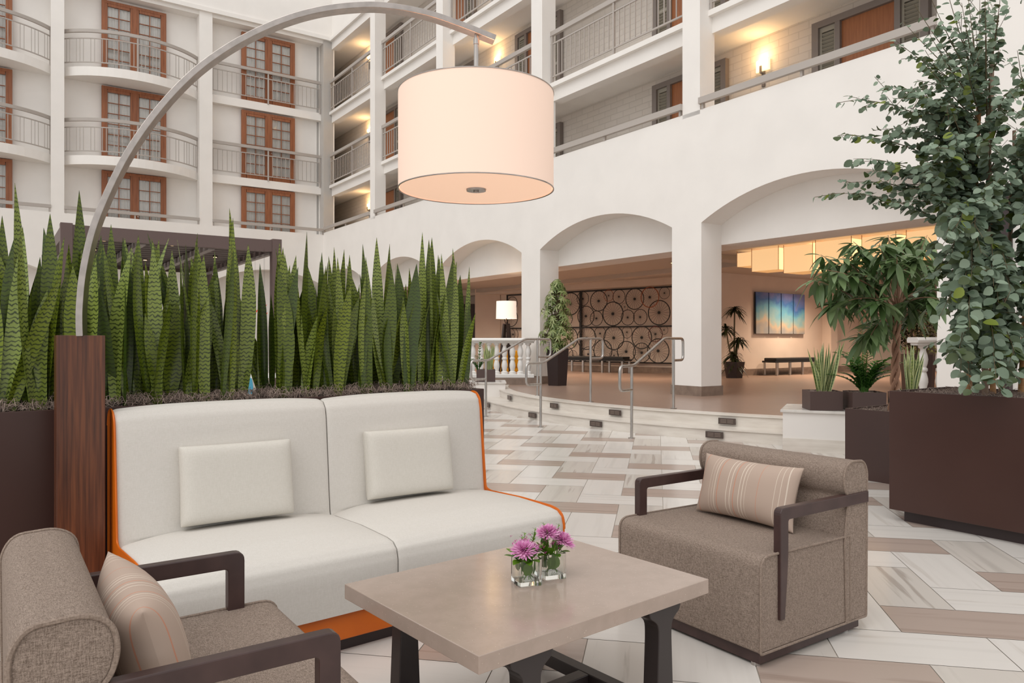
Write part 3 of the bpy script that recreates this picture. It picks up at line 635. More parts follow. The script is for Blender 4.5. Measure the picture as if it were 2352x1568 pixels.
# bicycle-wheel wall art
def wall_pt(px, py):
    d = ray(px, py); n2 = Vector((-WD.y, WD.x)); t = WP.dot(n2)/(d.x*n2.x+d.y*n2.y); P = Vector((d.x*t, d.y*t, H+d.z*t)); return (P.xy-WP).dot(WD), P.z
rack = thing('wheel_rack', 'black metal frame holding bicycle wheels on the lobby wall', 'wall art', (WP.x, WP.y, 0), BWA)
L1 = wall_pt(1167, 700)[0]; sm_ = -1.7; xm = wall_pt(1337, 700)[0]
for nme, bx in (('top_bar', (sm_, L1, .05, .09, 2.86, 2.9)), ('middle_bar', (sm_, L1, .05, .09, 1.69, 1.73)), ('bottom_bar', (sm_, L1, .05, .09, .58, .62)), ('upright', (L1-.04, L1, .05, .09, .6, 2.9)), ('upright', (xm-.04, xm+.04, .05, .1, .6, 2.9)), ('upright', (sm_, sm_+.04, .05, .09, .6, 2.9)), ('upright', ((xm+L1)/2-.02, (xm+L1)/2+.02, .05, .09, .6, 2.9))):
    m = MB(); m.box(*bx); m.obj(nme, 'blackmetal', rack)
def wheel():
    r = thing('bicycle_wheel', 'x', 'bicycle wheel')
    m = MB(); m.tube([(math.cos(2*math.pi*i/32), 0, math.sin(2*math.pi*i/32)) for i in range(32)], .045, 6, True); m.obj('tyre', 'tyre', r)
    m = MB()
    for k in range(20):
        a = 2*math.pi*k/20; m.tube([(.08*math.cos(a+.5), .03*(-1)**k, .08*math.sin(a+.5)), (.96*math.cos(a), 0, .96*math.sin(a))], .013, 3, cap=False)
    m.obj('spokes', 'spoke', r)
    m = MB(); m.tube([(0, -.09, 0), (0, .16, 0)], .07, 8); m.tube([(0, -.07, 0), (0, -.05, 0)], .12, 10); m.tube([(0, .08, 0), (0, .11, 0)], .12, 10); m.obj('hub', 'blackmetal', r)
    return r
wh0 = wheel(); used = False
WL = [(245, 380, 165, 0), (200, 600, 105, 0), (455, 305, 105, 0), (667, 337, 150, 0), (828, 258, 84, 1), (995, 275, 105, 0), (1055, 425, 58, 0), (1218, 308, 155, 0), (1457, 283, 150, 2), (1650, 218, 88, 0), (488, 563, 148, 0), (658, 597, 110, 0), (878, 528, 178, 0), (1113, 583, 114, 0), (1313, 578, 116, 0), (1570, 510, 182, 0),
      (230, 890, 165, 0), (512, 892, 168, 0), (687, 822, 102, 0), (905, 887, 175, 0), (1115, 803, 88, 0), (1310, 882, 168, 0), (1528, 830, 116, 3), (1668, 770, 66, 0), (190, 1130, 110, 0), (295, 1150, 78, 0), (535, 1130, 110, 0), (728, 1078, 160, 0), (908, 1150, 78, 0), (1105, 1092, 155, 0), (1310, 1108, 145, 0), (1568, 1080, 180, 0), (425, 1170, 48, 0)]
wcol = {0: 'black', 1: 'orange and black', 2: 'orange-rimmed', 3: 'dark red rimmed'}
def add_wheel(s0, z, rr, colr, lab, kk):
    global used
    o = wh0 if not used else copy_tree(wh0); used = True
    p = WP+WD*s0; nn = Vector((-WD.y, WD.x)); nn = nn if nn.dot(WP) < 0 else -nn
    q = p+nn*(.17+.05*(kk % 3)); o.location = (q.x, q.y, z); o.rotation_euler = (0, 0, BWA); o.scale = (rr, min(rr, .28)*.6, rr)
    tag(o, lab, 'bicycle wheel', 'bicycle wheels on the lobby wall')
    if colr:
        for c in kids(o):
            if c.name.startswith('tyre'): c.data = c.data.copy(); c.data.materials[0] = M['tyre_red' if colr == 3 else 'tyre_orange']
for kk, (cx_, cy_, rv, colr) in enumerate(WL):
    px, py = 1280+cx_/6.532, 640+cy_/6.532; s0, z = wall_pt(px, py); _, z2 = wall_pt(px, py-rv/6.532); rr = z2-z
    size = 'tiny' if rr < .2 else 'small' if rr < .27 else 'mid-sized' if rr < .37 else 'large'
    row = 'top' if cy_ < 420 else 'second' if cy_ < 700 else 'third' if cy_ < 950 else 'bottom'
    hor = 'far left behind the leafy plant' if cx_ < 350 else 'just right of the upright' if cx_ < 600 else 'left of the middle' if cx_ < 900 else 'right of the middle' if cx_ < 1250 else 'near the white pier' if cx_ < 1500 else 'touching the white pier'
    add_wheel(s0, z, rr, colr, '%s %s bicycle wheel in the %s row, %s' % (size, wcol[colr], row, hor), kk)
for kk, (px, py, rv, lab) in enumerate([(1184, 697, 15, 'upper'), (1183, 730, 20, 'middle'), (1190, 768, 15, 'lower'), (1179, 768, 14, 'lowest overlapping')]):
    s0, z = wall_pt(px, py); _, z2 = wall_pt(px, py-rv); add_wheel(s0, z, z2-z, 0, '%s bicycle wheel in the strip seen right of the lit floor lamp' % lab, kk)

def bench(label, P, ang, L=2.2, nleg=4):
    r = thing('bench', label, 'bench', (P.x, P.y, .3), ang)
    m = MB(); m.box(-L/2+.06, L/2-.06, -.2, .2, .40, .49); m.obj('cushion', 'black', r, bevel=.02)
    m = MB(); m.box(-L/2, L/2, -.22, .22, .36, .41); m.obj('bench_frame', 'black', r)
    for k in range(nleg):
        x = -L/2+.08+k*(L-.16)/(nleg-1)
        for y in (-.2, .2): m = MB(); m.box(x-.03, x+.03, y-.02, y+.02, 0, .36); m.obj('leg', 'metal', r)
    return r
nn = Vector((-WD.y, WD.x)); nn = nn if nn.dot(WP) < 0 else -nn
sb = wall_pt(1400, 700)[0]; pb = WP+WD*sb+nn*.75
bench('long black padded bench with chrome legs below the bicycle wheels', pb, BWA, 2.3)
pb = B(18.75, 13.0); bench('black padded bench with chrome legs under the blue painting', pb, A0, 1.95)

pic = thing('painting', 'abstract blue and grey painting in four upright panels on the lobby wall', 'painting', B(18.78, 13.36, 2.06), A0)
for k in range(4):
    x0 = -1.16+k*.58; m = MB(); m.box(x0+.02, x0+.56, -.05, -.01, -.585, .585); m.obj('panel', 'painting', pic)
m = MB(); m.box(-1.16, 1.16, -.02, 0, -.59, .59); m.obj('backing', 'blackmetal', pic)

# ================================================================== HELPERS FOR SOFT GOODS
def roundpoly(pts, rad, n=4):
    out = []; m = len(pts)
    for i in range(m):
        p = Vector(pts[i]); a = Vector(pts[i-1]); c = Vector(pts[(i+1) % m]); r = rad[i] if isinstance(rad, list) else rad
        if r <= 0: out.append(tuple(p)); continue
        da = (a-p); dc = (c-p); q = min(r, da.length*.48, dc.length*.48); p0 = p+da.normalized()*q; p2 = p+dc.normalized()*q
        for k in range(n+1):
            t = k/n; out.append(tuple(p0*(1-t)**2+p*2*t*(1-t)+p2*t*t))
    return out
def cushion(mb, w_, h_, d_, p=8, q=3, pin=0, n=24, mi=0):
    def sgn(t): return math.copysign(abs(math.sin(t*math.pi/2))**1.0, t)
    for side in (1, -1):
        vs = []; fs = []
        for i in range(n+1):
            for j in range(n+1):
                u = sgn(-1+2*i/n); v = sgn(-1+2*j/n)
                th = d_/2*(max(0, 1-abs(u)**p))**(1/q)*(max(0, 1-abs(v)**p))**(1/q)
                vs.append((w_/2*u*(1-pin*(1-v*v)), side*th, h_/2*v*(1-pin*(1-u*u))))
        for i in range(n):
            for j in range(n):
                a = i*(n+1)+j; f = (a, a+1, a+n+2, a+n+1); fs.append(f if side > 0 else f[::-1])
        mb.add(vs, fs, mi, True)
    return mb

# ================================================================== SEATING GROUP
def armchair(label, C, rotz, group):
    r = thing('armchair', label, 'armchair', (C[0], C[1], 0), rotz, group)
    hw = .388
    seat = roundpoly([(-.335, .06), (.26, .06), (.26, .425), (-.335, .43)], [.01, 0, .0, .055], 6)
    m = MB(); m.prism(seat, -hw, hw, axis='x', smooth=True); so_ = m.obj('seat', 'tweed', r, bevel=.008)
    back = roundpoly([(.235, .06), (.385, .06), (.392, .69), (.365, .735), (.27, .74), (.225, .715), (.215, .66), (.228, .615), (.25, .59), (.222, .42)], [0, .01, .03, .03, .03, .03, .03, .02, .03, .02], 4)
    m = MB(); m.prism(back, -hw-.002, hw+.004, axis='x', smooth=True); bo = m.obj('backrest', 'tweed', r, bevel=.012, seg=3)
    for sx_ in (-1, 1):
        m = MB(); m.tube([(sx_*(hw+.002), a, b) for a, b in seat], .0055, 6, True); m.obj('welt', 'welt', so_)
        m = MB(); m.tube([(sx_*(hw+.003), a, b) for a, b in back], .0055, 6, True); m.obj('welt', 'welt', bo)
        x0, x1 = sorted((sx_*.368, sx_*.402)); arm = MB()
        pr = roundpoly([(-.228, .17), (-.20, .17), (-.178, .40), (-.178, .555), (.388, .555), (.388, .603), (-.228, .603)], [.0, .004, .05, .012, 0, 0, .028], 5)
        arm.prism(pr, x0, x1, axis='x', smooth=False); arm.obj('arm', 'darkwood', r, bevel=.004)
    m = MB(); m.box(-hw+.02, hw-.02, -.315, .365, .012, .06); m.obj('plinth', 'darkwood', r)
    for sx_ in (-1, 1):
        for sy_ in (-1, 1): m = MB(); m.lathe([(.018, 0), (.018, .013)], 12, (sx_*.34, sy_*.3, 0)); m.obj('foot', 'metal', r)
    return r
CR = (.998, 3.345); CLf = (-.80, 1.872)
armchair('taupe tweed armchair with dark wood arms facing the sofa table, right side of the photo', CR, R(-55.4), 'taupe armchairs')
armchair('taupe tweed armchair cut off by the lower left corner of the photo', CLf, R(125), 'taupe armchairs')
def scatter(label, C, rotz, x, y):
    m = MB(); cushion(m, .54, .28, .16, 2.8, 1.8, .07)
    px = Matrix.Rotation(rotz, 3, 'Z') @ Vector((x, y, 0))
    o = m.obj('striped_pillow', 'stripes', loc=(C[0]+px.x, C[1]+px.y, .425+.142), rot=(R(-16), 0, rotz))
    tag(o, label, 'pillow', 'striped pillows')
scatter('taupe pillow with cream and orange stripes on the right-hand armchair', CR, R(-55.4), -.025, .115)
scatter('taupe striped pillow on the armchair in the lower left corner', CLf, R(125), -.055, .125)

# ---- sofa
SA = R(38.5); SX = Vector((math.cos(SA), math.sin(SA))); SN = Vector((-SX.y, SX.x))
def S(s, n, z=0): return Vector((s*SX.x+n*SN.x, s*SX.y+n*SN.y, z))
sofa = thing('sofa', 'cream two-seat sofa with orange side panels in front of the snake plants', 'sofa', S(1.579, 2.749), SA)
prof = []
def seg(a, b, n): return [(a[0]+(b[0]-a[0])*i/n, a[1]+(b[1]-a[1])*i/n) for i in range(n)]
cp = [(.0, .165), (.0, .335), (.012, .378), (.045, .404), (.10, .413), (.34, .420), (.61, .412), (.658, .405), (.663, .42), (.669, .47), (.705, .87), (.717, .922), (.745, .953), (.785, .962), (.825, .945), (.84, .90), (.84, .16)]
for a, b in zip(cp, cp[1:]): prof += seg(a, b, 4)
prof.append(cp[-1])
for k, (x0, x1) in enumerate(((-.935, -.003), (.003, .935))):
    m = MB(); nx = 36; vs = []; cnt = len(prof)
    for i in range(nx+1):
        t = math.sin((-1+2*i/nx)*math.pi/2); x = (x0+x1)/2+(x1-x0)/2*t
        bl = .034*(1-abs(t)**3.2) if abs(t) < 1 else 0; rd = -.004*max(0, (abs(t)-.97)/.03)
        for j, (y, z) in enumerate(prof):
            a = Vector(prof[max(j-1, 0)]); c = Vector(prof[min(j+1, cnt-1)]); d = (c-a).normalized(); nrm = Vector((-d.y, d.x))
            inseat = 1.0 if (.1 < y < .65 and z < .5) else (.45 if (z >= .42 and y < .8) else .25)
            # soften weight near the crease
            wgt = bl*inseat+rd
            vs.append((x, y+nrm.x*wgt, z+nrm.y*wgt))
    fs = [(i*cnt+j, i*cnt+j+1, (i+1)*cnt+j+1, (i+1)*cnt+j) for i in range(nx) for j in range(cnt-1)]
    b0 = len(vs); m.add(vs, fs, 0, True); m.f.append(list(range(cnt))); m.mi.append(0); m.sm.append(False); m.f.append([nx*cnt+j for j in range(cnt)]); m.mi.append(0); m.sm.append(False)
    m.obj('seat_and_back', 'cream', sofa)
pp = [(-.002, .165), (-.003, .338), (.008, .382), (.042, .408), (.10, .417), (.34, .421), (.61, .413), (.655, .425), (.701, .87), (.713, .925), (.743, .957), (.785, .966), (.828, .95), (.845, .90), (.845, .05), (.03, .05)]
for sx_ in (-1, 1):
    m = MB(); xs = sorted((sx_*.935, sx_*.943)); pq = roundpoly(pp, [0]+[.02]*13+[0, 0], 4); m.prism(pq, xs[0], xs[1], axis='x'); sp = m.obj('side_panel', 'orange', sofa, bevel=.006)
    m = MB(); m.tube([(sx_*.941, a, b) for a, b in pq[1:-3]], .0035, 8); m.obj('piping', 'orange', sp)
m = MB(); m.box(-.934, .934, .012, .84, .055, .17); m.obj('orange_base', 'orange', sofa, bevel=.005)
m = MB(); m.box(-.92, .92, .05, .82, 0, .055); m.obj('plinth', 'trim_dark', sofa)
def sofa_cushion(label, s, n, yaw):
    m = MB(); cushion(m, .48, .34, .115, 9, 3.2, .012)
    ol = [(.248*math.copysign(1, math.cos(a)), 0, 0) for a in ()]
    o = m.obj('cushion', 'cream_cushion', loc=S(s, n, .46+.168), rot=(R(-9), 0, yaw)); tag(o, label, 'cushion', 'cream box cushions')
sofa_cushion('cream box cushion on the left half of the sofa', 1.115, 3.365, R(34))
sofa_cushion('cream box cushion on the right half of the sofa', 1.995, 3.365, R(34))

# ---- coffee table
TA = R(39.6); tb = thing('coffee_table', 'beige speckled stone coffee table on dark wooden legs', 'table', (.055, 2.49, 0), TA)
m = MB(); m.box(-.485, .485, -.3675, .3675, .402, .45); m.obj('tabletop', 'quartz', tb, bevel=.002)
for a in (-1, 1):
    for b in (-1, 1):
        ax = a*.285; by = b*.315
        m = MB(); pr = roundpoly([(-.045, .0), (.045, .0), (.032, .30), (.034, .345), (.075, .372), (.08, .398), (-.08, .398), (-.075, .372), (-.034, .345), (-.032, .30)], [0, 0, .05, .03, .01, 0, 0, .01, .03, .05], 4)
        m.prism([(ax+x, z) for x, z in pr], by-.03, by+.03, axis='y'); m.obj('leg', 'tableleg', tb, bevel=.003)
for a in (-1, 1): m = MB(); m.box(a*.285-.025, a*.285+.025, -.285, .285, .03, .075); m.obj('side_stretcher', 'tableleg', tb, bevel=.003)
m = MB(); m.box(-.26, .26, -.025, .025, .03, .075); m.obj('centre_stretcher', 'tableleg', tb, bevel=.003)
m = MB(); m.box(-.38, .38, -.3, -.25, .38, .402); m.box(-.38, .38, .25, .3, .38, .402); m.obj('apron', 'tableleg', tb)

# ---- flower vases
def bloom(mb, c, r, up, n=70, seed=0, ids=[0]):
    rr = random.Random(seed); up = up.normalized(); ax = up.orthogonal().normalized(); ay = up.cross(ax)
    for k in range(n):
        f = k/n; th = k*2.399; el = R(80-95*f**.8); L = r*(.55+.45*f)*rr.uniform(.85, 1.1)
        d = (ax*math.cos(th)+ay*math.sin(th))*math.cos(el)+up*math.sin(el); sdv = d.cross(up)
        sdv = sdv.normalized() if sdv.length > 1e-4 else ax; wv = sdv*r*.075; tip = c+d*L+up*L*.18*rr.random(); ids[0] += 1; u = ids[0]+.5
        mb.add([c+d*L*.1-wv*.5, c+d*L*.1+wv*.5, c+d*L*.75+wv, tip, c+d*L*.75-wv], [(0, 1, 2, 3, 4)], 0, False, [(u, 0)]*5)
def leafblade(mb, base, tip, w_, nrm, uid, fold=.25, droop=0, mi=0, n=5, shape=1.0, two=True):
    base = Vector(base); tip = Vector(tip); ax = tip-base; L = ax.length; ax.normalize(); sd_ = ax.cross(nrm)
    sd_ = sd_.normalized() if sd_.length > 1e-4 else ax.orthogonal().normalized(); up = sd_.cross(ax).normalized()
    vs = []; 
    for i in range(n+1):
        t = i/n; ww = w_/2*math.sin(math.pi*min(1, max(.03, t**shape)))**.75 if i < n else .0005
        c = base+ax*L*t-Vector((0, 0, 1))*droop*t*t*L
        vs += [c-sd_*ww+up*ww*fold, c, c+sd_*ww+up*ww*fold]
    fs = []; u = uid+.5
    for i in range(n): a = i*3; fs += [(a, a+1, a+4, a+3), (a+1, a+2, a+5, a+4)]
    mb.add(vs, fs, mi, True, [(u, k/n) for k in range(n+1) for _ in range(3)])
def posy(label, x, y, rot, seed, blooms):
    rr = random.Random(seed)
    v = thing('glass_vase', label, 'vase', (x, y, .4505), rot, 'cube vases of pink flowers')
    ro = roundpoly([(-.041, -.041), (.041, -.041), (.041, .041), (-.041, .041)], .01, 3); ri = [(a*.84, b*.84) for a, b in ro]
    m = MB(); n = len(ro); vs = [(a, b, 0) for a, b in ro]+[(a, b, .085) for a, b in ro]+[(a, b, .085) for a, b in ri]+[(a, b, .014) for a, b in ri]
    fs = [tuple(range(n))[::-1], tuple(range(3*n, 4*n))]
    for lv in range(3):
        for i in range(n): j = (i+1) % n; fs.append((lv*n+i, lv*n+j, (lv+1)*n+j, (lv+1)*n+i))
    m.add(vs, fs, 0, True); m.obj('glass', 'vase', v)
    m = MB()
    for k in range(9): a = rr.uniform(0, 6.28); m.tube([(.022*math.cos(a), .022*math.sin(a), .018), (.02*math.cos(a+2.4), .02*math.sin(a+2.4), .06), (.025*math.cos(a+2.6), .025*math.sin(a+2.6), .11)], .0016, 5)
    m.obj('stems', 'posy_leaf', v)
    lf = MB()
    for k in range(5):
        a = rr.uniform(0, 6.28); b0 = Vector((.02*math.cos(a), .02*math.sin(a), .03)); leafblade(lf, b0, b0+Vector((.02*math.cos(a+1.5), .02*math.sin(a+1.5), .045)), .035, Vector((math.cos(a), math.sin(a), .1)), k)
    for k in range(20):
        a = rr.uniform(0, 6.28); el = rr.uniform(.1, 1.1); b0 = Vector((.025*math.cos(a), .025*math.sin(a), .08)); L = rr.uniform(.045, .07)
        leafblade(lf, b0, b0+Vector((math.cos(a)*math.cos(el), math.sin(a)*math.cos(el), math.sin(el)))*L, .028, Vector((0, 0, 1)), 20+k, droop=.1)
    lf.obj('leaves', 'posy_leaf', v, fixn=False)
    bm_ = MB()
    for bi, (a, b, c, r) in enumerate(blooms):
        q = MB(); bloom(q, Vector((a, b, c)), r, Vector((a*.6, b*.6, .05)), 140, seed+bi); q.obj('chrysanthemum', 'petal', v, fixn=False)
    q = MB()
    for k in range(60):
        a = rr.uniform(0, 6.28); rad = rr.uniform(.0, .055); zz = rr.uniform(.09, .15); c = Vector((rad*math.cos(a), rad*math.sin(a), zz)); bloom(q, c, .009, Vector((math.cos(a), math.sin(a), 1)), 7, k, [k*9])
    q.obj('waxflowers', 'magenta', v, fixn=False)
    q = MB()
    for k in range(5):
        a = rr.uniform(0, 6.28); p0 = Vector((.01*math.cos(a), .01*math.sin(a), .09)); p1 = p0+Vector((.02*math.cos(a), .02*math.sin(a), rr.uniform(.06, .095))); q.tube([p0, p1], .0009, 4)
        for z in range(8): c = p0.lerp(p1, .45+.07*z); th = z*2.2; leafblade(q, c, c+Vector((math.cos(th)*.01, math.sin(th)*.01, .006)), .005, Vector((0, 0, 1)), z)
    q.obj('sprigs', 'posy_leaf', v, fixn=False)
posy('front square glass vase of pink chrysanthemums on the coffee table', .048, 2.475, R(22), 5, [(-.022, -.03, .118, .05), (.03, .01, .11, .026)])
posy('rear square glass vase of pink flowers, partly behind the other vase', .132, 2.545, R(22), 9, [(-.012, .0, .148, .05), (.038, -.012, .12, .052)])

# ---- arc floor lamp
lamp = thing('arc_floor_lamp', 'tall brushed steel arc lamp with a white drum shade and walnut post', 'floor lamp', S(.52, 3.505), SA)
def LL(p): return Matrix.Rotation(-SA, 3, 'Z') @ (Vector(p)-Vector(lamp.location))
pts_l = [S(.433, 3.47), S(.607, 3.47), S(.607, 3.54), S(.433, 3.54)]
m = MB(); m.prism([tuple(LL(p).xy) for p in pts_l], 0, 1.275); m.obj('wooden_post', 'walnut', lamp, bevel=.002)
AP = [(188, 772), (187, 740), (188, 700), (195, 630), (213, 545), (240, 470), (287, 372), (340, 290), (402, 215), (470, 152), (555, 96), (650, 52), (740, 27), (830, 17), (900, 20), (980, 35), (1060, 62), (1136, 92)]
P0 = Vector((-1.755, 3.06)); DV = Vector((1.592, .34))
arcp = []
for px, py in AP:
    rx = (px-1176)/FPX; t = (rx*P0.y-P0.x)/(DV.x-rx*DV.y); Y = P0.y+DV.y*t; arcp.append(Vector((P0.x+DV.x*t, Y, H+(784-py)/FPX*Y)))
# catmull-rom smoothing
sm2 = []
for i in range(len(arcp)-1):
    p0, p1, p2, p3 = arcp[max(i-1, 0)], arcp[i], arcp[i+1], arcp[min(i+2, len(arcp)-1)]
    for k in range(5):
        t = k/5; sm2.append(.5*((2*p1)+(p2-p0)*t+(2*p0-5*p1+4*p2-p3)*t*t+(3*p1-p0-3*p2+p3)*t**3))
sm2.append(arcp[-1])
sdn = Vector((DV.y, -DV.x, 0)).normalized(); sl_ = Matrix.Rotation(-SA, 3, 'Z') @ sdn
m = MB(); m.rect([LL(p) for p in sm2], sl_, .06, .026); m.obj('arc_arm', 'armsteel', lamp, bevel=.002)
HC = Vector((-.163, 3.40, 0)); zb, zt, RS = 1.94, 2.372, .352
hl = LL(HC)
m = MB(); m.lathe([(RS, zb), (RS, zt)], 72, (hl.x, hl.y, 0)); m.f = m.f[:72]; m.mi = m.mi[:72]; m.sm = m.sm[:72]
m.lathe([(RS-.004, zb), (RS-.004, zt)], 72, (hl.x, hl.y, 0)); m.f = m.f[:144]; m.mi = m.mi[:144]; m.sm = m.sm[:144]
shd = m.obj('drum_shade', 'shade', lamp, fixn=False)
for z in (zb, zt): q = MB(); q.tube([(hl.x+RS*math.cos(a*math.pi/36), hl.y+RS*math.sin(a*math.pi/36), z) for a in range(72)], .003, 5, True); q.obj('shade_rim', 'armsteel', shd)
q = MB(); q.lathe([(.001, zb+.004), (RS-.006, zb+.004), (RS-.006, zb+.008), (.001, zb+.008)], 72, (hl.x, hl.y, 0)); dfo = q.obj('diffuser', 'diffuser', shd)
q = MB(); q.lathe([(.001, zb-.012), (.012, zb-.012), (.012, zb-.006), (.044, zb-.006), (.046, zb+.003), (.001, zb+.003)], 32, (hl.x, hl.y, 0)); q.obj('finial', 'armsteel', shd)
ztop = H+(784-72)/FPX*3.4
q = MB(); q.lathe([(.011, zb), (.011, ztop-.06), (.014, ztop-.06), (.014, ztop-.035), (.010, ztop-.035), (.010, ztop+.0)], 20, (hl.x, hl.y, 0)); q.obj('stem', 'metal', lamp)
light('arc_lamp_bulb', 'POINT', (HC.x, HC.y, 2.2), 10, (1, .78, .58), .08)

# ================================================================== PLANTERS AND PLANTS
def moss(name, label, region, z, n, seed, loc, rotz, hmul=1.0, mound=.03, group=None, mats=('soil', 'moss')):
    """region=(x0,x1,y0,y1) local"""
    rr = random.Random(seed); x0, x1, y0, y1 = region; m = MB(); nx, ny = max(4, int((x1-x0)/.06)), max(4, int((y1-y0)/.06)); vs = []
    for i in range(nx+1):
        for j in range(ny+1):
            e = min(i, nx-i, j, ny-j); vs.append((x0+(x1-x0)*i/nx, y0+(y1-y0)*j/ny, z+(rr.uniform(.3, 1)*mound if e > 0 else 0)))
    m.add(vs, [(i*(ny+1)+j, (i+1)*(ny+1)+j, (i+1)*(ny+1)+j+1, i*(ny+1)+j+1) for i in range(nx) for j in range(ny)], 0, True)
    for k in range(n):
        x = rr.uniform(x0+.01, x1-.01); y = rr.uniform(y0+.01, y1-.01); a = rr.uniform(0, 6.28); cv = rr.uniform(-1, 1)*60; L = rr.uniform(.02, .05); zz = z+mound*rr.uniform(.4, 1.1); p = []
        el = rr.uniform(0, .9)*hmul
        for q in range(6):
            t = q/5; aa = a+cv*t*L; p.append((min(max(x+L*t*math.cos(aa), x0), x1), min(max(y+L*t*math.sin(aa), y0), y1), zz+math.sin(t*math.pi)*L*el*.6))
        m.tube(p, .0011, 3, mi=1, cap=False)
    o = m.obj(name, list(mats), loc=loc, rotz=rotz, fixn=False); tag(o, label, 'moss', group, 'stuff'); return o
def hollow_box(name, mt, parent, x0, x1, y0, y1, z0, z1, t=.015, bevel=.003, zin=None):
    m = MB(); zi = z1-.10 if zin is None else zin
    o_ = [(x0, y0), (x1, y0), (x1, y1), (x0, y1)]; i_ = [(x0+t, y0+t), (x1-t, y0+t), (x1-t, y1-t), (x0+t, y1-t)]
    vs = [(a, b, z0) for a, b in o_]+[(a, b, z1) for a, b in o_]+[(a, b, z1) for a, b in i_]+[(a, b, zi) for a, b in i_]
    fs = [(3, 2, 1, 0), (12, 13, 14, 15)]
    for lv in range(3):
        for k in range(4): l = (k+1) % 4; fs.append((lv*4+k, lv*4+l, (lv+1)*4+l, (lv+1)*4+k))
    m.add(vs, fs); return m.obj(name, mt, parent, bevel=bevel)
def snake_leaf(mb, base, tip, W_, yaw, uid, curve=0.0, th=.004, n=12):
    base = Vector(base); tip = Vector(tip); L = (tip-base).length; b0 = len(mb.v)
    side0 = Vector((math.cos(yaw), math.sin(yaw), 0)); tw = curve*3
    vs = []; uvs = []
    for i in range(n+1):
        t = i/n; w_ = W_*(.58+.42*math.sin(math.pi/2*min(t/.5, 1)))*(1-max(0, (t-.62)/.38)**1.5); w_ = max(w_, .001)
        c = base.lerp(tip, t)+side0*curve*L*math.sin(math.pi*t)*.5+Vector((0, 0, 0))
        ya = yaw+tw*t*1.2; sd_ = Vector((math.cos(ya), math.sin(ya), 0)); nn_ = Vector((-sd_.y, sd_.x, 0)); dep = w_*.22*(1.2-t)
        for k, (a, bq) in enumerate(((-1, 0), (-.5, .55), (0, 1), (.5, .55), (1, 0))):
            vs.append(c+sd_*a*w_/2+nn_*bq*dep); uvs.append((uid+.02+.96*(a+1)/2, t*L))
        for k, (a, bq) in enumerate(((.5, .55), (0, 1), (-.5, .55))):
            vs.append(c+sd_*a*w_/2+nn_*(bq*dep+th*(1-t*.8))); uvs.append((uid+.02+.96*(a+1)/2, t*L))
    fs = []
    for i in range(n):
        for k in range(8): l = (k+1) % 8; fs.append((i*8+k, i*8+l, (i+1)*8+l, (i+1)*8+k))
    mb.add(vs, fs, 0, True, uvs)
PLN = 3.68; PW2 = .40
tips = [(34, 420), (5, 495), (52, 520), (182, 437), (115, 490), (158, 560), (255, 515), (527, 478), (535, 500), (282, 545), (705, 532), (865, 545), (895, 560), (970, 533), (985, 550), (992, 545), (1078, 612), (1040, 570), (755, 588), (803, 585), (365, 550), (395, 575), (650, 568), (318, 540), (1090, 760), (1078, 690), (1010, 590), (840, 590), (735, 600), (440, 590), (468, 585), (495, 600), (570, 560), (232, 540), (92, 590), (940, 615), (660, 620)]
rs = random.Random(21)
tall = []
for px, py in tips:
    d = ray(px, py); nn_ = PLN+rs.uniform(.1, .3); t = nn_/(d.x*SN.x+d.y*SN.y); P = Vector((d.x*t, t, H+d.z*t)); tall.append((P.xy.dot(SX), nn_, P.z))
uid = 0
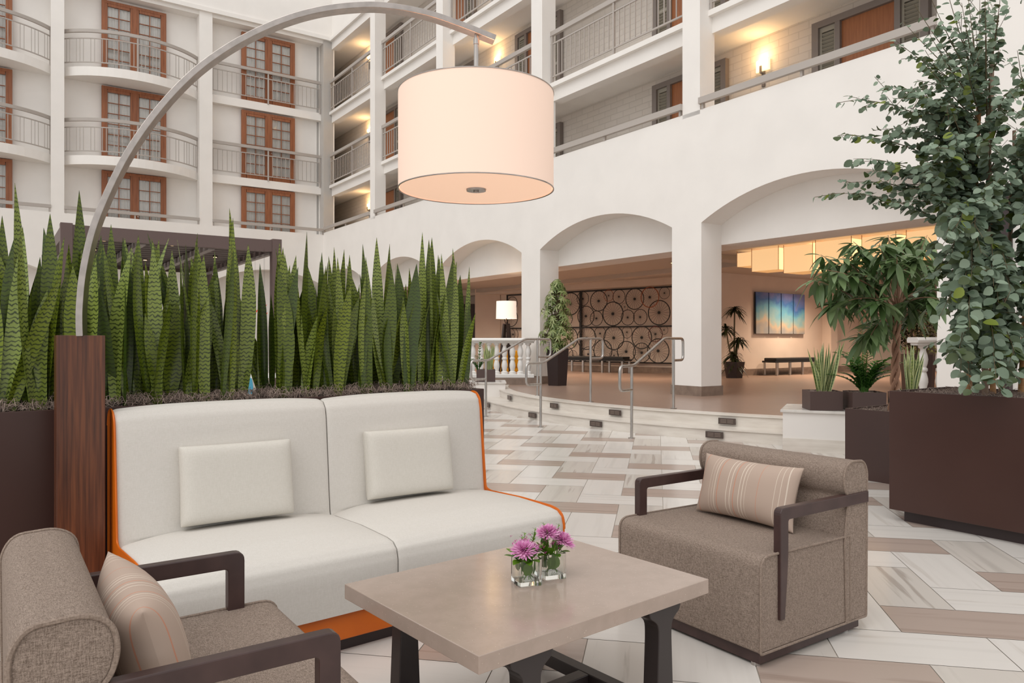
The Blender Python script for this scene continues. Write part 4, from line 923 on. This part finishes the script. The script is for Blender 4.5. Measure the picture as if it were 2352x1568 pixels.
for pi, (s0, s1) in enumerate(((.0, 1.35), (1.37, 2.71))):
    nm = ('behind the lamp post and left sofa half', 'behind the right sofa half')[pi]
    pl = thing('long_planter', 'long dark brown trough planter '+nm, 'planter', S((s0+s1)/2, PLN), SA, 'trough planters behind the sofa'); hw = (s1-s0)/2
    hollow_box('trough', 'brown', pl, -hw, hw, 0, PW2, .05, .962)
    m = MB(); m.box(-hw+.04, hw-.04, .04, PW2-.04, 0, .05); m.obj('plinth', 'trim_dark', pl)
    moss('curly_moss', 'grey curly moss in the trough planter '+nm, (-hw+.017, hw-.017, .017, PW2-.017), .925, 4200, 31+pi, S((s0+s1)/2, PLN), SA, 1.9, .055)
    nc = 8
    for row in (0, 1, 2):
        for k in range(nc):
            sc_ = s0+.09+(s1-s0-.18)*(k+.5*(row % 2)*.8+.1)/(nc-.4); yc = PLN+.09+.11*row
            if sc_ > s1-.05: sc_ = s1-.07
            m = MB(); nl = rs.choice((4, 5, 5))
            for q in range(nl):
                uid += 1; a = rs.uniform(0, 6.28); rd = rs.uniform(.01, .045); bs = min(max(sc_+rd*math.cos(a), s0+.05), s1-.05); bn = min(max(yc+rd*math.sin(a)*.7, PLN+.045), PLN+PW2-.045)
                hh = rs.uniform(.44, .86); ln_ = rs.gauss(0, .075); ln2 = rs.gauss(0, .05)
                ts, tn = min(max(bs+ln_, s0-.02), s1+.03), bn+ln2
                tip_ = S(ts, min(max(tn, PLN-.0), PLN+PW2+.03), .93+hh)
                snake_leaf(m, S(bs, bn, .93), tip_, rs.uniform(.038, .09), SA+rs.gauss(0, .5), uid, rs.uniform(-.1, .1))
            for tt in list(tall):
                if row == 1 and abs(tt[0]-sc_) < .1 and s0-.05 <= tt[0] <= s1+.06:
                    tall.remove(tt); uid += 1
                    snake_leaf(m, S(min(max(tt[0]+rs.uniform(-.04, .04), s0+.05), s1-.05), min(max(tt[1]+rs.uniform(-.03, .03), PLN+.05), PLN+PW2-.05), .93), S(tt[0], tt[1], tt[2]), rs.uniform(.05, .078), SA+rs.gauss(0, .35), uid, rs.uniform(-.04, .04))
            o = m.obj('snake_plant', 'snake', fixn=False)
            side = ('front', 'middle', 'back')[row]; od = ('leftmost', 'second from left', 'third from left', 'fourth from left', 'fourth from right', 'third from right', 'second from right', 'rightmost')[k]
            tag(o, 'banded snake plant clump, %s, %s row, trough behind %s sofa half' % (od, side, ('left', 'right')[pi]), 'plant', 'banded snake plants in the trough planters')

# ---- big planter with round-leaf tree
def planter(name, label, u0, u1, v0, v1, z0, z1, inset=.06, group=None, soil_n=900, seed=3):
    c = B((u0+u1)/2, (v0+v1)/2); r = thing(name, label, 'planter', c, A0, group); a, b = (u1-u0)/2, (v1-v0)/2
    hollow_box('box', 'brown', r, -a, a, -b, b, z0, z1, .012)
    if z0 > .01: m = MB(); m.box(-a+inset, a-inset, -b+inset, b-inset, 0, z0); m.obj('plinth', 'trim_dark', r)
    moss('curly_moss', 'grey curly moss in the '+label, (-a+.014, a-.014, -b+.014, b-.014), z1-.05, soil_n, seed, c, A0, 1.2, .035)
    return r
planter('square_planter', 'large dark brown planter box at the right edge of the photo', 5.15, 6.0, .55, 2.78, .08, .906, .07, soil_n=3500)
planter('square_planter', 'lower dark brown planter box behind the large one', 6.46, 7.2, 3.0, 3.9, .0, .635, soil_n=1600, seed=8)

def tree_leaves(mb, p, d, size, rr, uid, shape='round'):
    side = d.cross(Vector((0, 0, 1)));
    side = side.normalized() if side.length > 1e-3 else Vector((1, 0, 0))
    dirv = (side*rr.choice((-1, 1))*.8+d*rr.uniform(-.1, .7)+Vector((0, 0, rr.uniform(-.9, .15)))).normalized()
    nr = Vector((rr.uniform(-.6, .6), rr.uniform(-1.1, .1), rr.uniform(.1, 1)))
    L = size*rr.uniform(.75, 1.15); st_ = p+dirv*L*.15
    # broad blade, rounded end with a slight point
    ax = dirv; sd_ = ax.cross(nr); sd_ = sd_.normalized() if sd_.length > 1e-3 else side; up = sd_.cross(ax).normalized()
    wv = L*rr.uniform(.36, .46); u = uid+.5; cu = rr.uniform(.05, .3)
    pr = [(0, .04), (.14, .62), (.38, 1.0), (.66, .92), (.88, .5), (1.0, .03)]
    vs = []
    for t, wq in pr: c = st_+ax*L*t-up*cu*L*t*t*.5; vs += [c-sd_*wv*wq+up*wv*wq*.25, c, c+sd_*wv*wq+up*wv*wq*.25]
    fs = []
    for i in range(5): a = i*3; fs += [(a, a+1, a+4, a+3), (a+1, a+2, a+5, a+4)]
    mb.add(vs, fs, 0, True, [(u, 0)]*len(vs))
def round_tree():
    rr = random.Random(77); root = thing('round_leaf_tree', 'tall tree with grey-green round leaves tied to bamboo stakes in the large planter', 'tree', B(5.55, 2.2, .87), 0)
    O = Vector(root.location); loc = lambda p: Vector(p)-O
    bases = [((2222, 905), (2252, 205), .026, 'stake'), ((2264, 908), (2278, 120), .021, 'barkgrey'), ((2283, 905), (2266, 270), .02, 'stake'), ((2347, 900), (2375, 0), .024, 'stake'), ((2300, 897), (2330, 300), .018, 'barkgrey')]
    tr = []
    for (bx, by), (tx, ty_), r_, mt in bases:
        Yb = .37*FPX/(by-784); Yb = min(max(Yb, 4.8), 5.25); p0 = at(bx, 784+.37*FPX/Yb, Yb); p1 = at(tx, ty_, Yb+.02)
        pts = [p0.lerp(p1, k/8)+Vector((rr.uniform(-.008, .008), rr.uniform(-.008, .008), 0)) for k in range(9)]; tr.append((p0, p1))
        m = MB(); m.tube([loc(p) for p in pts], [r_*(1-.35*k/8) for k in range(9)], 10); m.obj('bamboo_stake' if mt == 'stake' else 'trunk', mt, root)
        for f in (.28, .62, .86):
            q = MB(); c = loc(p0.lerp(p1, f)); q.lathe([(r_*.9+.004, -.01), (r_*.9+.004, .01)], 10, tuple(c)); q.obj('green_tie', 'greentie', root)
    tg = [(1905, 445, 5.0), (1923, 312, 5.0), (1960, 230, 4.9), (1990, 395, 5.1), (2005, 300, 5.2), (2060, 95, 5.0), (2075, 50, 5.3), (2140, 0, 4.9), (2080, 465, 5.0), (1960, 365, 4.9), (2030, 200, 4.8), (2060, 430, 5.2), (2100, 10, 5.1), (2170, -40, 5.0), (2190, 560, 4.8), (2160, 610, 5.0), (2185, 700, 4.9), (2205, 860, 5.0), (2185, 800, 5.0), (2110, 380, 4.8), (2130, 250, 5.0), (2120, 130, 5.0), (2200, 40, 4.8), (2150, 560, 5.1), (2140, 650, 5.1), (1945, 420, 5.1)]
    for _ in range(190):
        py = rr.choice((rr.uniform(-30, 460), rr.uniform(180, 480), rr.uniform(420, 760), rr.uniform(440, 900)))
        if py < 460: px = rr.uniform(2090+max(0, 120-py)*.8, 2420)
        elif py < 720: px = rr.uniform(2160, 2420)
        else: px = rr.uniform(2200, 2400)
        tg.append((px, py, rr.uniform(4.55, 5.35)))
    lv = MB(); br = MB(); uid = 0; yl = MB()
    for px, py, Y in tg:
        T = at(px, py, Y); p0, p1 = tr[0 if px < 2260 else 3 if px > 2330 else rr.choice((1, 2))]
        zf = (T.z-p0.z)/(p1.z-p0.z); ho = (T.xy-p0.lerp(p1, min(max(zf, 0), 1)).xy).length
        zs = zf+(-.32*ho/2.6 if py < 470 else .1); zs = min(max(zs, .05), .98)
        Sx = p0.lerp(p1, zs); mid = Sx.lerp(T, .5)+Vector((0, 0, .10+.1*ho if py > 180 else -.05)); n = max(4, int((T-Sx).length/.032)); pts = []
        for k in range(n+1): t = k/n; pts.append(Sx*(1-t)**2+mid*2*t*(1-t)+T*t*t)
        br.tube([loc(p) for p in pts], [.0055*(1-.75*k/n) for k in range(n+1)], 5, cap=False)
        for k in range(1, n+1):
            t = k/n; d = (pts[k]-pts[k-1]).normalized(); young = rr.random() < .05
            if t < .15 or (py < 130 and rr.random() < .35): continue
            sz = (.084 if py > 250 else .068)*(1-.35*t*(1 if py < 470 else .3))
            for q in range(2 if t < .82 else 1):
                uid += 1; tree_leaves(yl if young else lv, loc(pts[k]), d, sz, rr, uid)
            if rr.random() < .22 and t > .3:      # side twig
                dd = (d+Vector((rr.uniform(-.8, .8), rr.uniform(-.8, .8), rr.uniform(-.7, .5)))).normalized(); e = pts[k]+dd*rr.uniform(.08, .2); br.tube([loc(pts[k]), loc(e)], .0018, 4, cap=False)
                for z in range(4): uid += 1; tree_leaves(lv, loc(pts[k].lerp(e, .3+.22*z)), dd, sz*.85, rr, uid)
    br.obj('branches', 'twig', root, fixn=False); lv.obj('foliage', 'euc', root, fixn=False); yl.obj('young_foliage', 'euc_young', root, fixn=False)
    return uid
nlv = round_tree()

def ficus():
    rr = random.Random(5); base = Vector((*B(6.75, 3.6).xy, .60)); root = thing('ficus_tree', 'ficus with a braided trunk and long drooping leaves in the lower planter', 'tree', base, 0)
    loc = lambda p: Vector(p)-base
    Yf = base.y; top = at(2062, 700, Yf)
    for s_ in range(3):
        ph = s_*2.09; m = MB(); pts = []
        for k in range(40):
            t = k/39; c = base.lerp(top, t); rad = .021*(1+.8*(1-t)**3); a = ph+t*15; pts.append(loc(c+Vector((rad*math.cos(a), rad*math.sin(a), 0))))
        m.tube(pts, [.019*(1-.3*k/39) for k in range(40)], 8); m.obj('trunk_strand', 'bark', root)
    cl_ = [(1985, 640, .0), (1935, 590, -.1), (1885, 585, .1), (1900, 620, -.3), (1960, 555, .2), (2020, 560, -.2), (2080, 545, .1), (2120, 570, -.2), (2150, 600, .2), (1950, 690, -.3), (1905, 700, .0), (2010, 690, -.4), (2060, 590, -.4), (2110, 640, .3), (2150, 670, .0), (2090, 690, -.1), (2000, 770, -.2), (1975, 780, .1), (2030, 740, .2), (1865, 640, .0), (2130, 540, .4), (2040, 540, .3), (1930, 650, .3), (2110, 720, .2), (1990, 600, .3), (2165, 690, -.2)]
    br = MB(); lv = MB(); uid = 0
    for px, py, dy in cl_:
        T = at(px, py, Yf+dy); Sx = at(2062, rr.uniform(690, 760), Yf); mid = Sx.lerp(T, .5)+Vector((0, 0, .12))
        pts = [Sx*(1-t)**2+mid*2*t*(1-t)+T*t*t for t in [k/8 for k in range(9)]]
        br.tube([loc(p) for p in pts], [.009*(1-.7*k/8) for k in range(9)], 6, cap=False)
        d = (T-pts[-3]).normalized()
        for q in range(27):
            uid += 1; a = rr.uniform(0, 6.28); el = rr.uniform(-1.15, .35); c = pts[-1].lerp(pts[-4], rr.uniform(0, 1)); L = rr.uniform(.15, .25)
            dv = Vector((math.cos(a)*math.cos(el), math.sin(a)*math.cos(el), math.sin(el)))
            leafblade(lv, loc(c+dv*.015), loc(c+dv*L), rr.uniform(.048, .07), Vector((rr.uniform(-.3, .3), rr.uniform(-.4, .4), 1)), uid, .2, rr.uniform(.15, .5), n=7, shape=.85)
    br.obj('branches', 'bark', root, fixn=False); lv.obj('foliage', 'ficus', root, fixn=False)
ficus()

# ---- white planter kerbs with marble caps
def kerb(label, P, ang, L, D, z):
    r = thing('low_white_planter_wall', label, 'low wall', (P[0], P[1], 0), ang)
    m = MB(); m.box(0, L, 0, D, 0, z-.03); m.obj('wall_body', 'whitebox', r, bevel=.003)
    m = MB(); m.box(-.025, L+.02, -.025, D+.02, z-.03, z); cap = m.obj('marble_cap', 'marble', r, bevel=.004)
    return r
ka = math.atan2(-.27, .588)
kerb('low white wall with a marble cap at the right end of the steps', (3.096, 8.54), ka, 1.7, .85, .473)
m = MB(); m.box(-.0, 1.75, -.012, .8, 0, .15); struct(m, 'trim_3', 'stepstone', loc=(3.096, 8.54, 0), rotz=ka)
m = MB(); m.box(9.98, 10.08, 3.93, 4.03, 0, 3.05); struct(m, 'trim_4', 'trim_dark', rotz=A0)
kerb('low white wall with a marble cap at the left end of the steps', (-1.75, 14.75), R(2), 1.62, .9, .44)
def sq_pot(label, c, w_, h_, z, ang, mt='pot_brown', group='small square pots on the low white walls'):
    r = thing('square_pot', label, 'pot', (c[0], c[1], z), ang, group); hollow_box('pot_body', mt, r, -w_/2, w_/2, -w_/2, w_/2, 0, h_, .012)
    moss('curly_moss', 'grey moss in the '+label, (-w_/2+.014, w_/2-.014, -w_/2+.014, w_/2-.014), h_-.03, 160, int(c[0]*100), (c[0], c[1], z), ang, 1, .02)
    return r
def pale_snake(label, c, z, n, hmax, spread, seed):
    rr = random.Random(seed); m = MB()
    for k in range(n):
        a = rr.uniform(0, 6.28); rd = rr.uniform(0, .09); b0 = Vector((rd*math.cos(a), rd*math.sin(a), 0)); hh = hmax*rr.uniform(.5, 1); o_ = Vector((math.cos(a), math.sin(a), 0))*spread*rr.uniform(.1, 1)*hh
        snake_leaf(m, b0, b0+o_+Vector((0, 0, hh)), rr.uniform(.028, .045), rr.uniform(-.7, .7), 500+k+seed*50, rr.uniform(-.06, .06))
    o = m.obj('snake_plant', 'snake_pale', loc=(c[0], c[1], z), fixn=False); tag(o, label, 'plant', 'pale-edged snake plants')
pc = [(3.555, 8.56), (3.96, 8.40)]
sq_pot('brown square pot on the right-hand low wall, nearest the steps', pc[0], .355, .215, .474, ka*.3)
pale_snake('pale-edged snake plant in the square pot nearest the steps', pc[0], .66, 26, .62, .35, 3)
sq_pot('brown square pot with the glossy fern-like plant, behind the lower planter', pc[1], .355, .215, .474, ka*.3)
def zz(label, c, z, seed, sc_=1.0, n=16, mt='zz'):
    rr = random.Random(seed); root = thing('zz_plant', label, 'plant', (c[0], c[1], z)); st_ = MB(); lv = MB(); uid = 0
    for k in range(n):
        a = rr.uniform(0, 6.28); hh = rr.uniform(.2, .5)*sc_; out = rr.uniform(.1, .38)*sc_
        if k == 0: hh, out = .74*sc_, .03
        pts = [Vector((math.cos(a)*(.03+out*t**1.7), math.sin(a)*(.03+out*t**1.7), hh*math.sin(t*1.45)/math.sin(1.45))) for t in [i/10 for i in range(11)]]
        st_.tube(pts, [.008*(1-.7*i/10) for i in range(11)], 5, cap=False)
        for i in range(2, 11):
            d = (pts[i]-pts[i-1]).normalized(); sd_ = d.cross(Vector((0, 0, 1))); sd_ = sd_.normalized() if sd_.length > 1e-3 else Vector((1, 0, 0))
            for q in (-1, 1): uid += 1; dv = (sd_*q+d*.8).normalized(); L = .10*sc_*(1-.3*abs(i-6)/5); leafblade(lv, pts[i], pts[i]+dv*L, .04*sc_, Vector((0, 0, 1))+d*.3, uid, .25, .1, n=4)
    st_.obj('stems', mt, root, fixn=False); lv.obj('leaves', mt, root, fixn=False)
zz('glossy dark green plant with upright leafy stems behind the lower planter', pc[1], .66, 4, .95, 36)
pc3 = Vector((4.40, 8.24, 0)); sq_pot('brown square pot partly hidden behind the braided ficus trunk', (pc3.x, pc3.y), .355, .215, .474, ka*.3)
pale_snake('pale-edged snake plant behind the braided ficus trunk', (pc3.x, pc3.y), .66, 24, .56, .3, 5)
lp = at(1116, 870, 15.2)
sq_pot('small brown pot on the left-hand low white wall', (lp.x, lp.y), .38, .24, .442, R(2)); pale_snake('thin pale snake plant on the left-hand low white wall', (lp.x+.05, lp.y), .65, 22, .62, .15, 7)
zz('small glossy plant beside the thin snake plant on the left-hand low wall', (lp.x-.16, lp.y-.0), .66, 14, .75, 9)

# ---- balustrades
bprof = [(.055, 0), (.075, .0), (.075, .05), (.045, .07), (.05, .10), (.066, .17), (.064, .22), (.048, .29), (.042, .31), (.06, .33), (.06, .36), (.042, .38), (.058, .43), (.066, .49), (.058, .55), (.036, .62), (.04, .64), (.065, .66), (.065, .69), (.055, .69)]
bal_o = []
def balustrade(label, P, ang, L, n, z, sc_=1.0):
    r = thing('balustrade', label, 'balustrade', (P[0], P[1], z), ang, 'white balustrades')
    m = MB(); m.box(-.03, L+.03, -.12, .12, 0, .08); m.obj('base_rail', 'white_stone', r, bevel=.01)
    m = MB(); pr = roundpoly([(-.14, .80), (.14, .80), (.16, .84), (.13, .88), (-.13, .88), (-.16, .84)], .01, 3); m.prism([(b, z_) for b, z_ in pr], -.05, L+.05, axis='x'); m.box(-.03, L+.03, -.09, .09, .765, .80); m.obj('cap_rail', 'white_stone', r, bevel=.005)
    for k in range(n):
        x = .1+k*(L-.2)/max(1, n-1)
        if not bal_o: q = MB(); q.lathe(bprof, 16); bal_o.append(q.obj('baluster', 'white_stone', r, (x, 0, .078)))
        else: share(bal_o[0], (x, 0, .078), r)
m = MB(); m.box(-2.3, .62, 16.38, 17.2, 0, .447); struct(m, 'balustrade_kerb', 'greystone')
balustrade('white balustrade with turned balusters at the left end of the steps', (-2.2, 16.6), 0, 2.66, 15, .447)
m = MB(); m.box(5.5, 8.2, 10.25, 10.8, 0, .43); struct(m, 'balustrade_kerb', 'greystone')
balustrade('white balustrade end seen between the ficus and the big white pier', (5.68, 10.5), 0, 2.4, 10, .43)

# ---- handrails
def handrail(label, A_, C_, ext):
    A_ = Vector((*A_, 0)); C_ = Vector((*C_, .303)); r = thing('stair_handrail', label, 'handrail', A_, 0, 'steel handrails on the curved steps')
    d = (C_-A_); d.z = 0; d.normalize(); ha, hc = .935, .99; rad = .019
    L = lambda p: Vector(p)-A_
    def fil(pts, r_=.07):
        out = [pts[0]]
        for i in range(1, len(pts)-1):
            p = pts[i]; a = (pts[i-1]-p); c = (pts[i+1]-p); q = min(r_, a.length*.45, c.length*.45); s0 = p+a.normalized()*q; s1 = p+c.normalized()*q
            out += [s0*(1-t)**2+p*2*t*(1-t)+s1*t*t for t in (0, .25, .5, .75, 1)]
        return out+[pts[-1]]
    A1 = A_+Vector((0, 0, ha)); C1 = C_+Vector((0, 0, hc))
    pts = [A_+Vector((0, 0, ha-.31)), A_-d*.30+Vector((0, 0, ha-.31)), A1-d*.30, A1+d*.05, C1-d*.28, C1+d*.30, C1+d*.30-Vector((0, 0, .31)), C1-Vector((0, 0, .31))]
    m = MB(); m.tube([L(p) for p in fil(pts)], rad, 12); m.obj('rail', 'metal', r)
    for p, t in ((A_, A1), (C_, C1)):
        m = MB(); m.tube([L(p), L(t)], rad, 12); m.lathe([(.045, 0), (.045, .008)], 16, tuple(L(p))); m.obj('post', 'metal', r)
handrail('brushed steel handrail nearest the camera on the curved steps', (1.548, 9.657), (2.289, 10.58), .3)
handrail('middle one of the three brushed steel stair handrails', (.42, 10.918), (1.232, 11.703), .3)
handrail('farthest brushed steel handrail, by the left-hand low white wall', (-.434, 12.424), (.447, 13.104), .3)

# ---- step lights set in the risers
def step_light(px, py, R_, z, lab):
    d = ray(px, py); # intersect ray with cylinder of radius R_ around CC
    ox, oy = -CC.x, -CC.y; a = d.x*d.x+1; b = 2*(ox*d.x+oy); c = ox*ox+oy*oy-R_*R_; t = (-b-math.sqrt(b*b-4*a*c))/(2*a); P = Vector((d.x*t, t, z)); n_ = (P.xy-CC).normalized(); ang = math.atan2(n_.y, n_.x)+math.pi/2
    r = thing('step_light', lab, 'step light', (P.x+n_.x*.006, P.y+n_.y*.006, z), ang, 'louvred step lights in the curved risers')
    m = MB(); m.box(-.115, .115, -.004, .008, -.04, .04); m.obj('frame', 'vent', r, bevel=.002)
    for k in range(3):
        for q in (-1, 1): m = MB(); m.box(q*.045-.04, q*.045+.04, -.0085, -.003, -.022+k*.018, -.014+k*.018); m.obj('louvre', 'vent_dark', r)
for px, py, lab in ((1170, 908, 'far left'), (1273, 927, 'second from the left'), (1413, 941, 'third from the left'), (1670, 962, 'rightmost')): step_light(px, py, 7.53, .215, 'dark louvred step light in the upper riser, '+lab)
for px, py, lab in ((1121, 930, 'far left'), (1223, 952, 'second from the left'), (1369, 970, 'third from the left'), (1641, 996, 'rightmost')): step_light(px, py, 7.9, .075, 'dark louvred step light in the lower riser, '+lab)

# ---- lobby plants
def hexpot(name, label, c, w_, h_, z, mt='pot_dark', n=6, taper=.8, group=None):
    r = thing(name, label, 'pot', (c[0], c[1], z), 0, group); m = MB(); m.lathe([(w_/2*taper, 0), (w_/2, h_), (w_/2-.02, h_), (w_/2-.03, h_-.06)], n, smooth=False, rot=.5); m.obj('pot_body', mt, r, bevel=.004)
    m = MB(); m.lathe([(.001, h_-.055), (w_/2-.03, h_-.055), (w_/2-.03, h_-.05), (.001, h_-.03)], n, rot=.5); m.obj('soil', 'soil', r); return r
pp_ = (.982, 16.2); hexpot('tapered_pot', 'tall dark tapered pot in front of the bicycle wheels', pp_, .56, .80, .3)
def scheff():
    rr = random.Random(12); root = thing('umbrella_plant', 'bushy umbrella plant in the tall dark pot', 'plant', (*pp_, 1.06)); st_ = MB(); lv = MB(); uid = 0
    for k in range(4): a = k*1.6; st_.tube([(0.05*math.cos(a), .05*math.sin(a), 0), (.06*math.cos(a+1), .06*math.sin(a+1), .7), (.03*math.cos(a+2), .03*math.sin(a+2), 1.4)], .012, 6)
    for k in range(240):
        z = rr.uniform(.0, 1.52); wz = .34*math.sin(math.pi*min(1, (z+.35)/1.9))**.5*(1.15 if z < .45 else 1) ; a = rr.uniform(0, 6.28); rd = wz*rr.uniform(.3, 1.1); c = Vector((rd*math.cos(a), rd*math.sin(a), z))
        st_.tube([(0, 0, z-.05), tuple(c)], .003, 4, cap=False); tl = Vector((math.cos(a)*.7, math.sin(a)*.7, .6)).normalized(); ax = tl.orthogonal().normalized(); ay = tl.cross(ax)
        for q in range(7): th = q*.9; uid += 1; dv = (ax*math.cos(th)+ay*math.sin(th)-tl*.35).normalized(); leafblade(lv, c, c+dv*.115, .03, tl, uid, .1, .2, n=4)
    st_.obj('stems', 'twig', root, fixn=False); lv.obj('foliage', 'scheff', root, fixn=False)
scheff()
dp = (5.80, 19.5); hexpot('tapered_pot', 'short dark hexagonal pot below the dracaena by the white pier', dp, .56, .42, .3, taper=.75)
def drac():
    rr = random.Random(2); root = thing('dracaena', 'dark dracaena with tufts of strap leaves beside the white pier', 'plant', (*dp, .66)); lv = MB(); uid = 0
    for k, (x, h_) in enumerate(((-.2, .95), (.02, 1.45), (.12, .65), (-.02, .25), (.0, .05))):
        m = MB(); m.tube([(x*.2, 0, 0), (x*.8, .03*k, h_*.6), (x, .02, h_)], .02, 7); m.obj('cane', 'twig', root)
        for q in range(64):
            uid += 1; a = rr.uniform(0, 6.28); el = rr.uniform(-.2, 1.2); L = rr.uniform(.28, .42); c = Vector((x, .02, h_-rr.uniform(0, .12))); dv = Vector((math.cos(a)*math.cos(el), math.sin(a)*math.cos(el), math.sin(el))); leafblade(lv, c, c+dv*L, .052, Vector((0, 0, 1)), uid, .2, .7, n=7, shape=.7)
    lv.obj('leaves', 'drac', root, fixn=False)
drac()
bp1 = at(2105, 850, 13.5); hexpot('tapered_pot', 'brown pot behind the ficus, seen through the right arch', (bp1.x, bp1.y), .62, .72, .3, 'pot_brown', 4, .9)
def shrub(label, c, z, rx, hz, n, mt, seed, ls=.09):
    rr = random.Random(seed); root = thing('potted_shrub', label, 'plant', (c[0], c[1], z)); st_ = MB(); lv = MB()
    for k in range(5): a = k*1.3; st_.tube([(.04*math.cos(a), .04*math.sin(a), 0), (rx*.4*math.cos(a), rx*.4*math.sin(a), hz*.6)], .012, 5)
    for k in range(n):
        a = rr.uniform(0, 6.28); z_ = rr.uniform(.15, 1)*hz; rd = rx*math.sqrt(rr.random())*math.sin(math.pi*min(.95, z_/hz*.8+.15)); c_ = Vector((rd*math.cos(a), rd*math.sin(a), z_)); b_ = rr.uniform(0, 6.28); el = rr.uniform(-.8, .8)
        leafblade(lv, c_, c_+Vector((math.cos(b_)*math.cos(el), math.sin(b_)*math.cos(el), math.sin(el)))*ls, ls*.4, Vector((0, 0, 1)), k, n=4)
    st_.obj('stems', 'twig', root, fixn=False); lv.obj('foliage', mt, root, fixn=False)
shrub('dense dark shrub seen behind the ficus trunk', (bp1.x-.05, bp1.y), 1.0, .42, 1.0, 900, 'drac', 4)
bp2 = at(2128, 850, 14.5); hexpot('tapered_pot', 'low pot of the pale shrub behind the ficus', (bp2.x+.1, bp2.y+.3), .5, .5, .3, 'pot_brown', 4, .9)
shrub('pale green shrub behind the ficus, left of the big pier', (bp2.x+.1, bp2.y+.3), .78, .42, 1.3, 700, 'scheff', 8)

# ---- floor lamp and yellow chair behind the left balustrade
fl_ = at(1163, 742, 18.0); r = thing('floor_lamp', 'lit floor lamp with a white drum shade on four dark slanted legs', 'floor lamp', (fl_.x, fl_.y, .3))
m = MB(); m.lathe([(.25, 1.5), (.24, 1.92)], 40); m.f = m.f[:40]; m.mi = m.mi[:40]; m.sm = m.sm[:40]; m.obj('drum_shade', 'shade2', r, fixn=False)
for a in range(4):
    th = a*math.pi/2+.5; m = MB(); c, s_ = math.cos(th), math.sin(th); sv = Vector((-s_, c, 0)); m.rect([(c*.22, s_*.22, 0), (c*.07, s_*.07, 1.36)], sv, .075, .02); m.obj('leg', 'greyframe' if 0 else 'pot_dark', r)
m = MB(); m.lathe([(.09, 1.36), (.09, 1.38), (.015, 1.38), (.015, 1.6), (.001, 1.6)], 16); m.obj('lamp_neck', 'pot_dark', r)
light('floor_lamp_bulb', 'POINT', (fl_.x, fl_.y, 2.02), 14, (1, .75, .5), .06)
def lounge(name, label, c, ang, mt, w_=.8, z=.3, cat='chair', group=None, bk=.8):
    r = thing(name, label, cat, (c[0], c[1], z), ang, group)
    m = MB(); m.box(-w_/2+.05, w_/2-.05, -.32, .3, .18, .44); m.obj('seat', mt, r, bevel=.03)
    m = MB(); pr = roundpoly([(.2, .3), (.34, .3), (.42, bk), (.3, bk)], .04, 4); m.prism(pr, -w_/2+.02, w_/2-.02, axis='x', smooth=True); m.obj('backrest', mt, r, bevel=.02)
    for sx_ in (-1, 1):
        m = MB(); m.box(sx_*(w_/2-.04)-.04, sx_*(w_/2-.04)+.04, -.3, .3, .3, .58); m.obj('arm', mt, r, bevel=.02)
        for sy_ in (-1, 1): m = MB(); m.tube([(sx_*(w_/2-.1), sy_*.26, 0), (sx_*(w_/2-.12), sy_*.24, .2)], .018, 8); m.obj('leg', 'darkwood', r)
yc = at(1165, 840, 18.9); lounge('lounge_chair', 'yellow lounge chair seen between the balusters', (yc.x, yc.y+.3), R(180), 'yellow', 1.0, bk=.72)
# ---- blue chairs and table beyond the trough planters
for k, (px, Y, an, lb) in enumerate(((590, 7.4, 150, 'blue upholstered chair glimpsed through the gap between the two trough planters'), (478, 9.5, 40, 'blue upholstered chair glimpsed between snake plant leaves left of the gap'), (345, 8.0, 20, 'blue chair glimpsed behind the snake plants right of the lamp post'))):
    c = at(px, 880, Y); lounge('dining_chair', lb, (c.x, c.y), R(an), 'teal', .62, 0, 'chair', 'blue chairs under and near the pergola', .92)
ct = at(610, 850, 10.9); r = thing('dining_table', 'white-topped table glimpsed behind the snake plants near the gap', 'table', (ct.x, ct.y, 0))
m = MB(); m.lathe([(.001, .74), (.5, .74), (.5, .77), (.001, .77)], 32); m.obj('tabletop', 'white_stone', r); m = MB(); m.lathe([(.28, 0), (.28, .02), (.04, .04), (.04, .74)], 20); m.obj('pedestal', 'blackmetal', r)
for k, (px, py, wh_) in enumerate(((545, 682, 'highest on the left'), (573, 682, 'highest, second from left'), (586, 715, 'third from left'), (606, 704, 'upper of the right pair'), (608, 722, 'lowest of all'))):
    p = at(px, py, 12.5); r = thing('paper_bird', 'small red bird-shaped ornament behind the snake plants, '+wh_, 'ornament', p, 0, 'red hanging ornaments')
    m = MB(); m.add([(0, 0, 0), (-.05, .01, .035), (-.03, 0, -.01), (.05, .01, .04), (.03, 0, -.01), (0, 0, -.03), (0, .012, -.0)], [(0, 1, 2), (0, 3, 4), (0, 2, 5, 4), (6, 2, 5), (6, 4, 5), (6, 1, 2), (6, 3, 4)]); m.obj('wings', 'red', r)
    m = MB(); m.tube([(0, 0, 0), (0, 0, 3.0-p.z-.2)], .0012, 4); m.obj('thread', 'trim_dark', r)
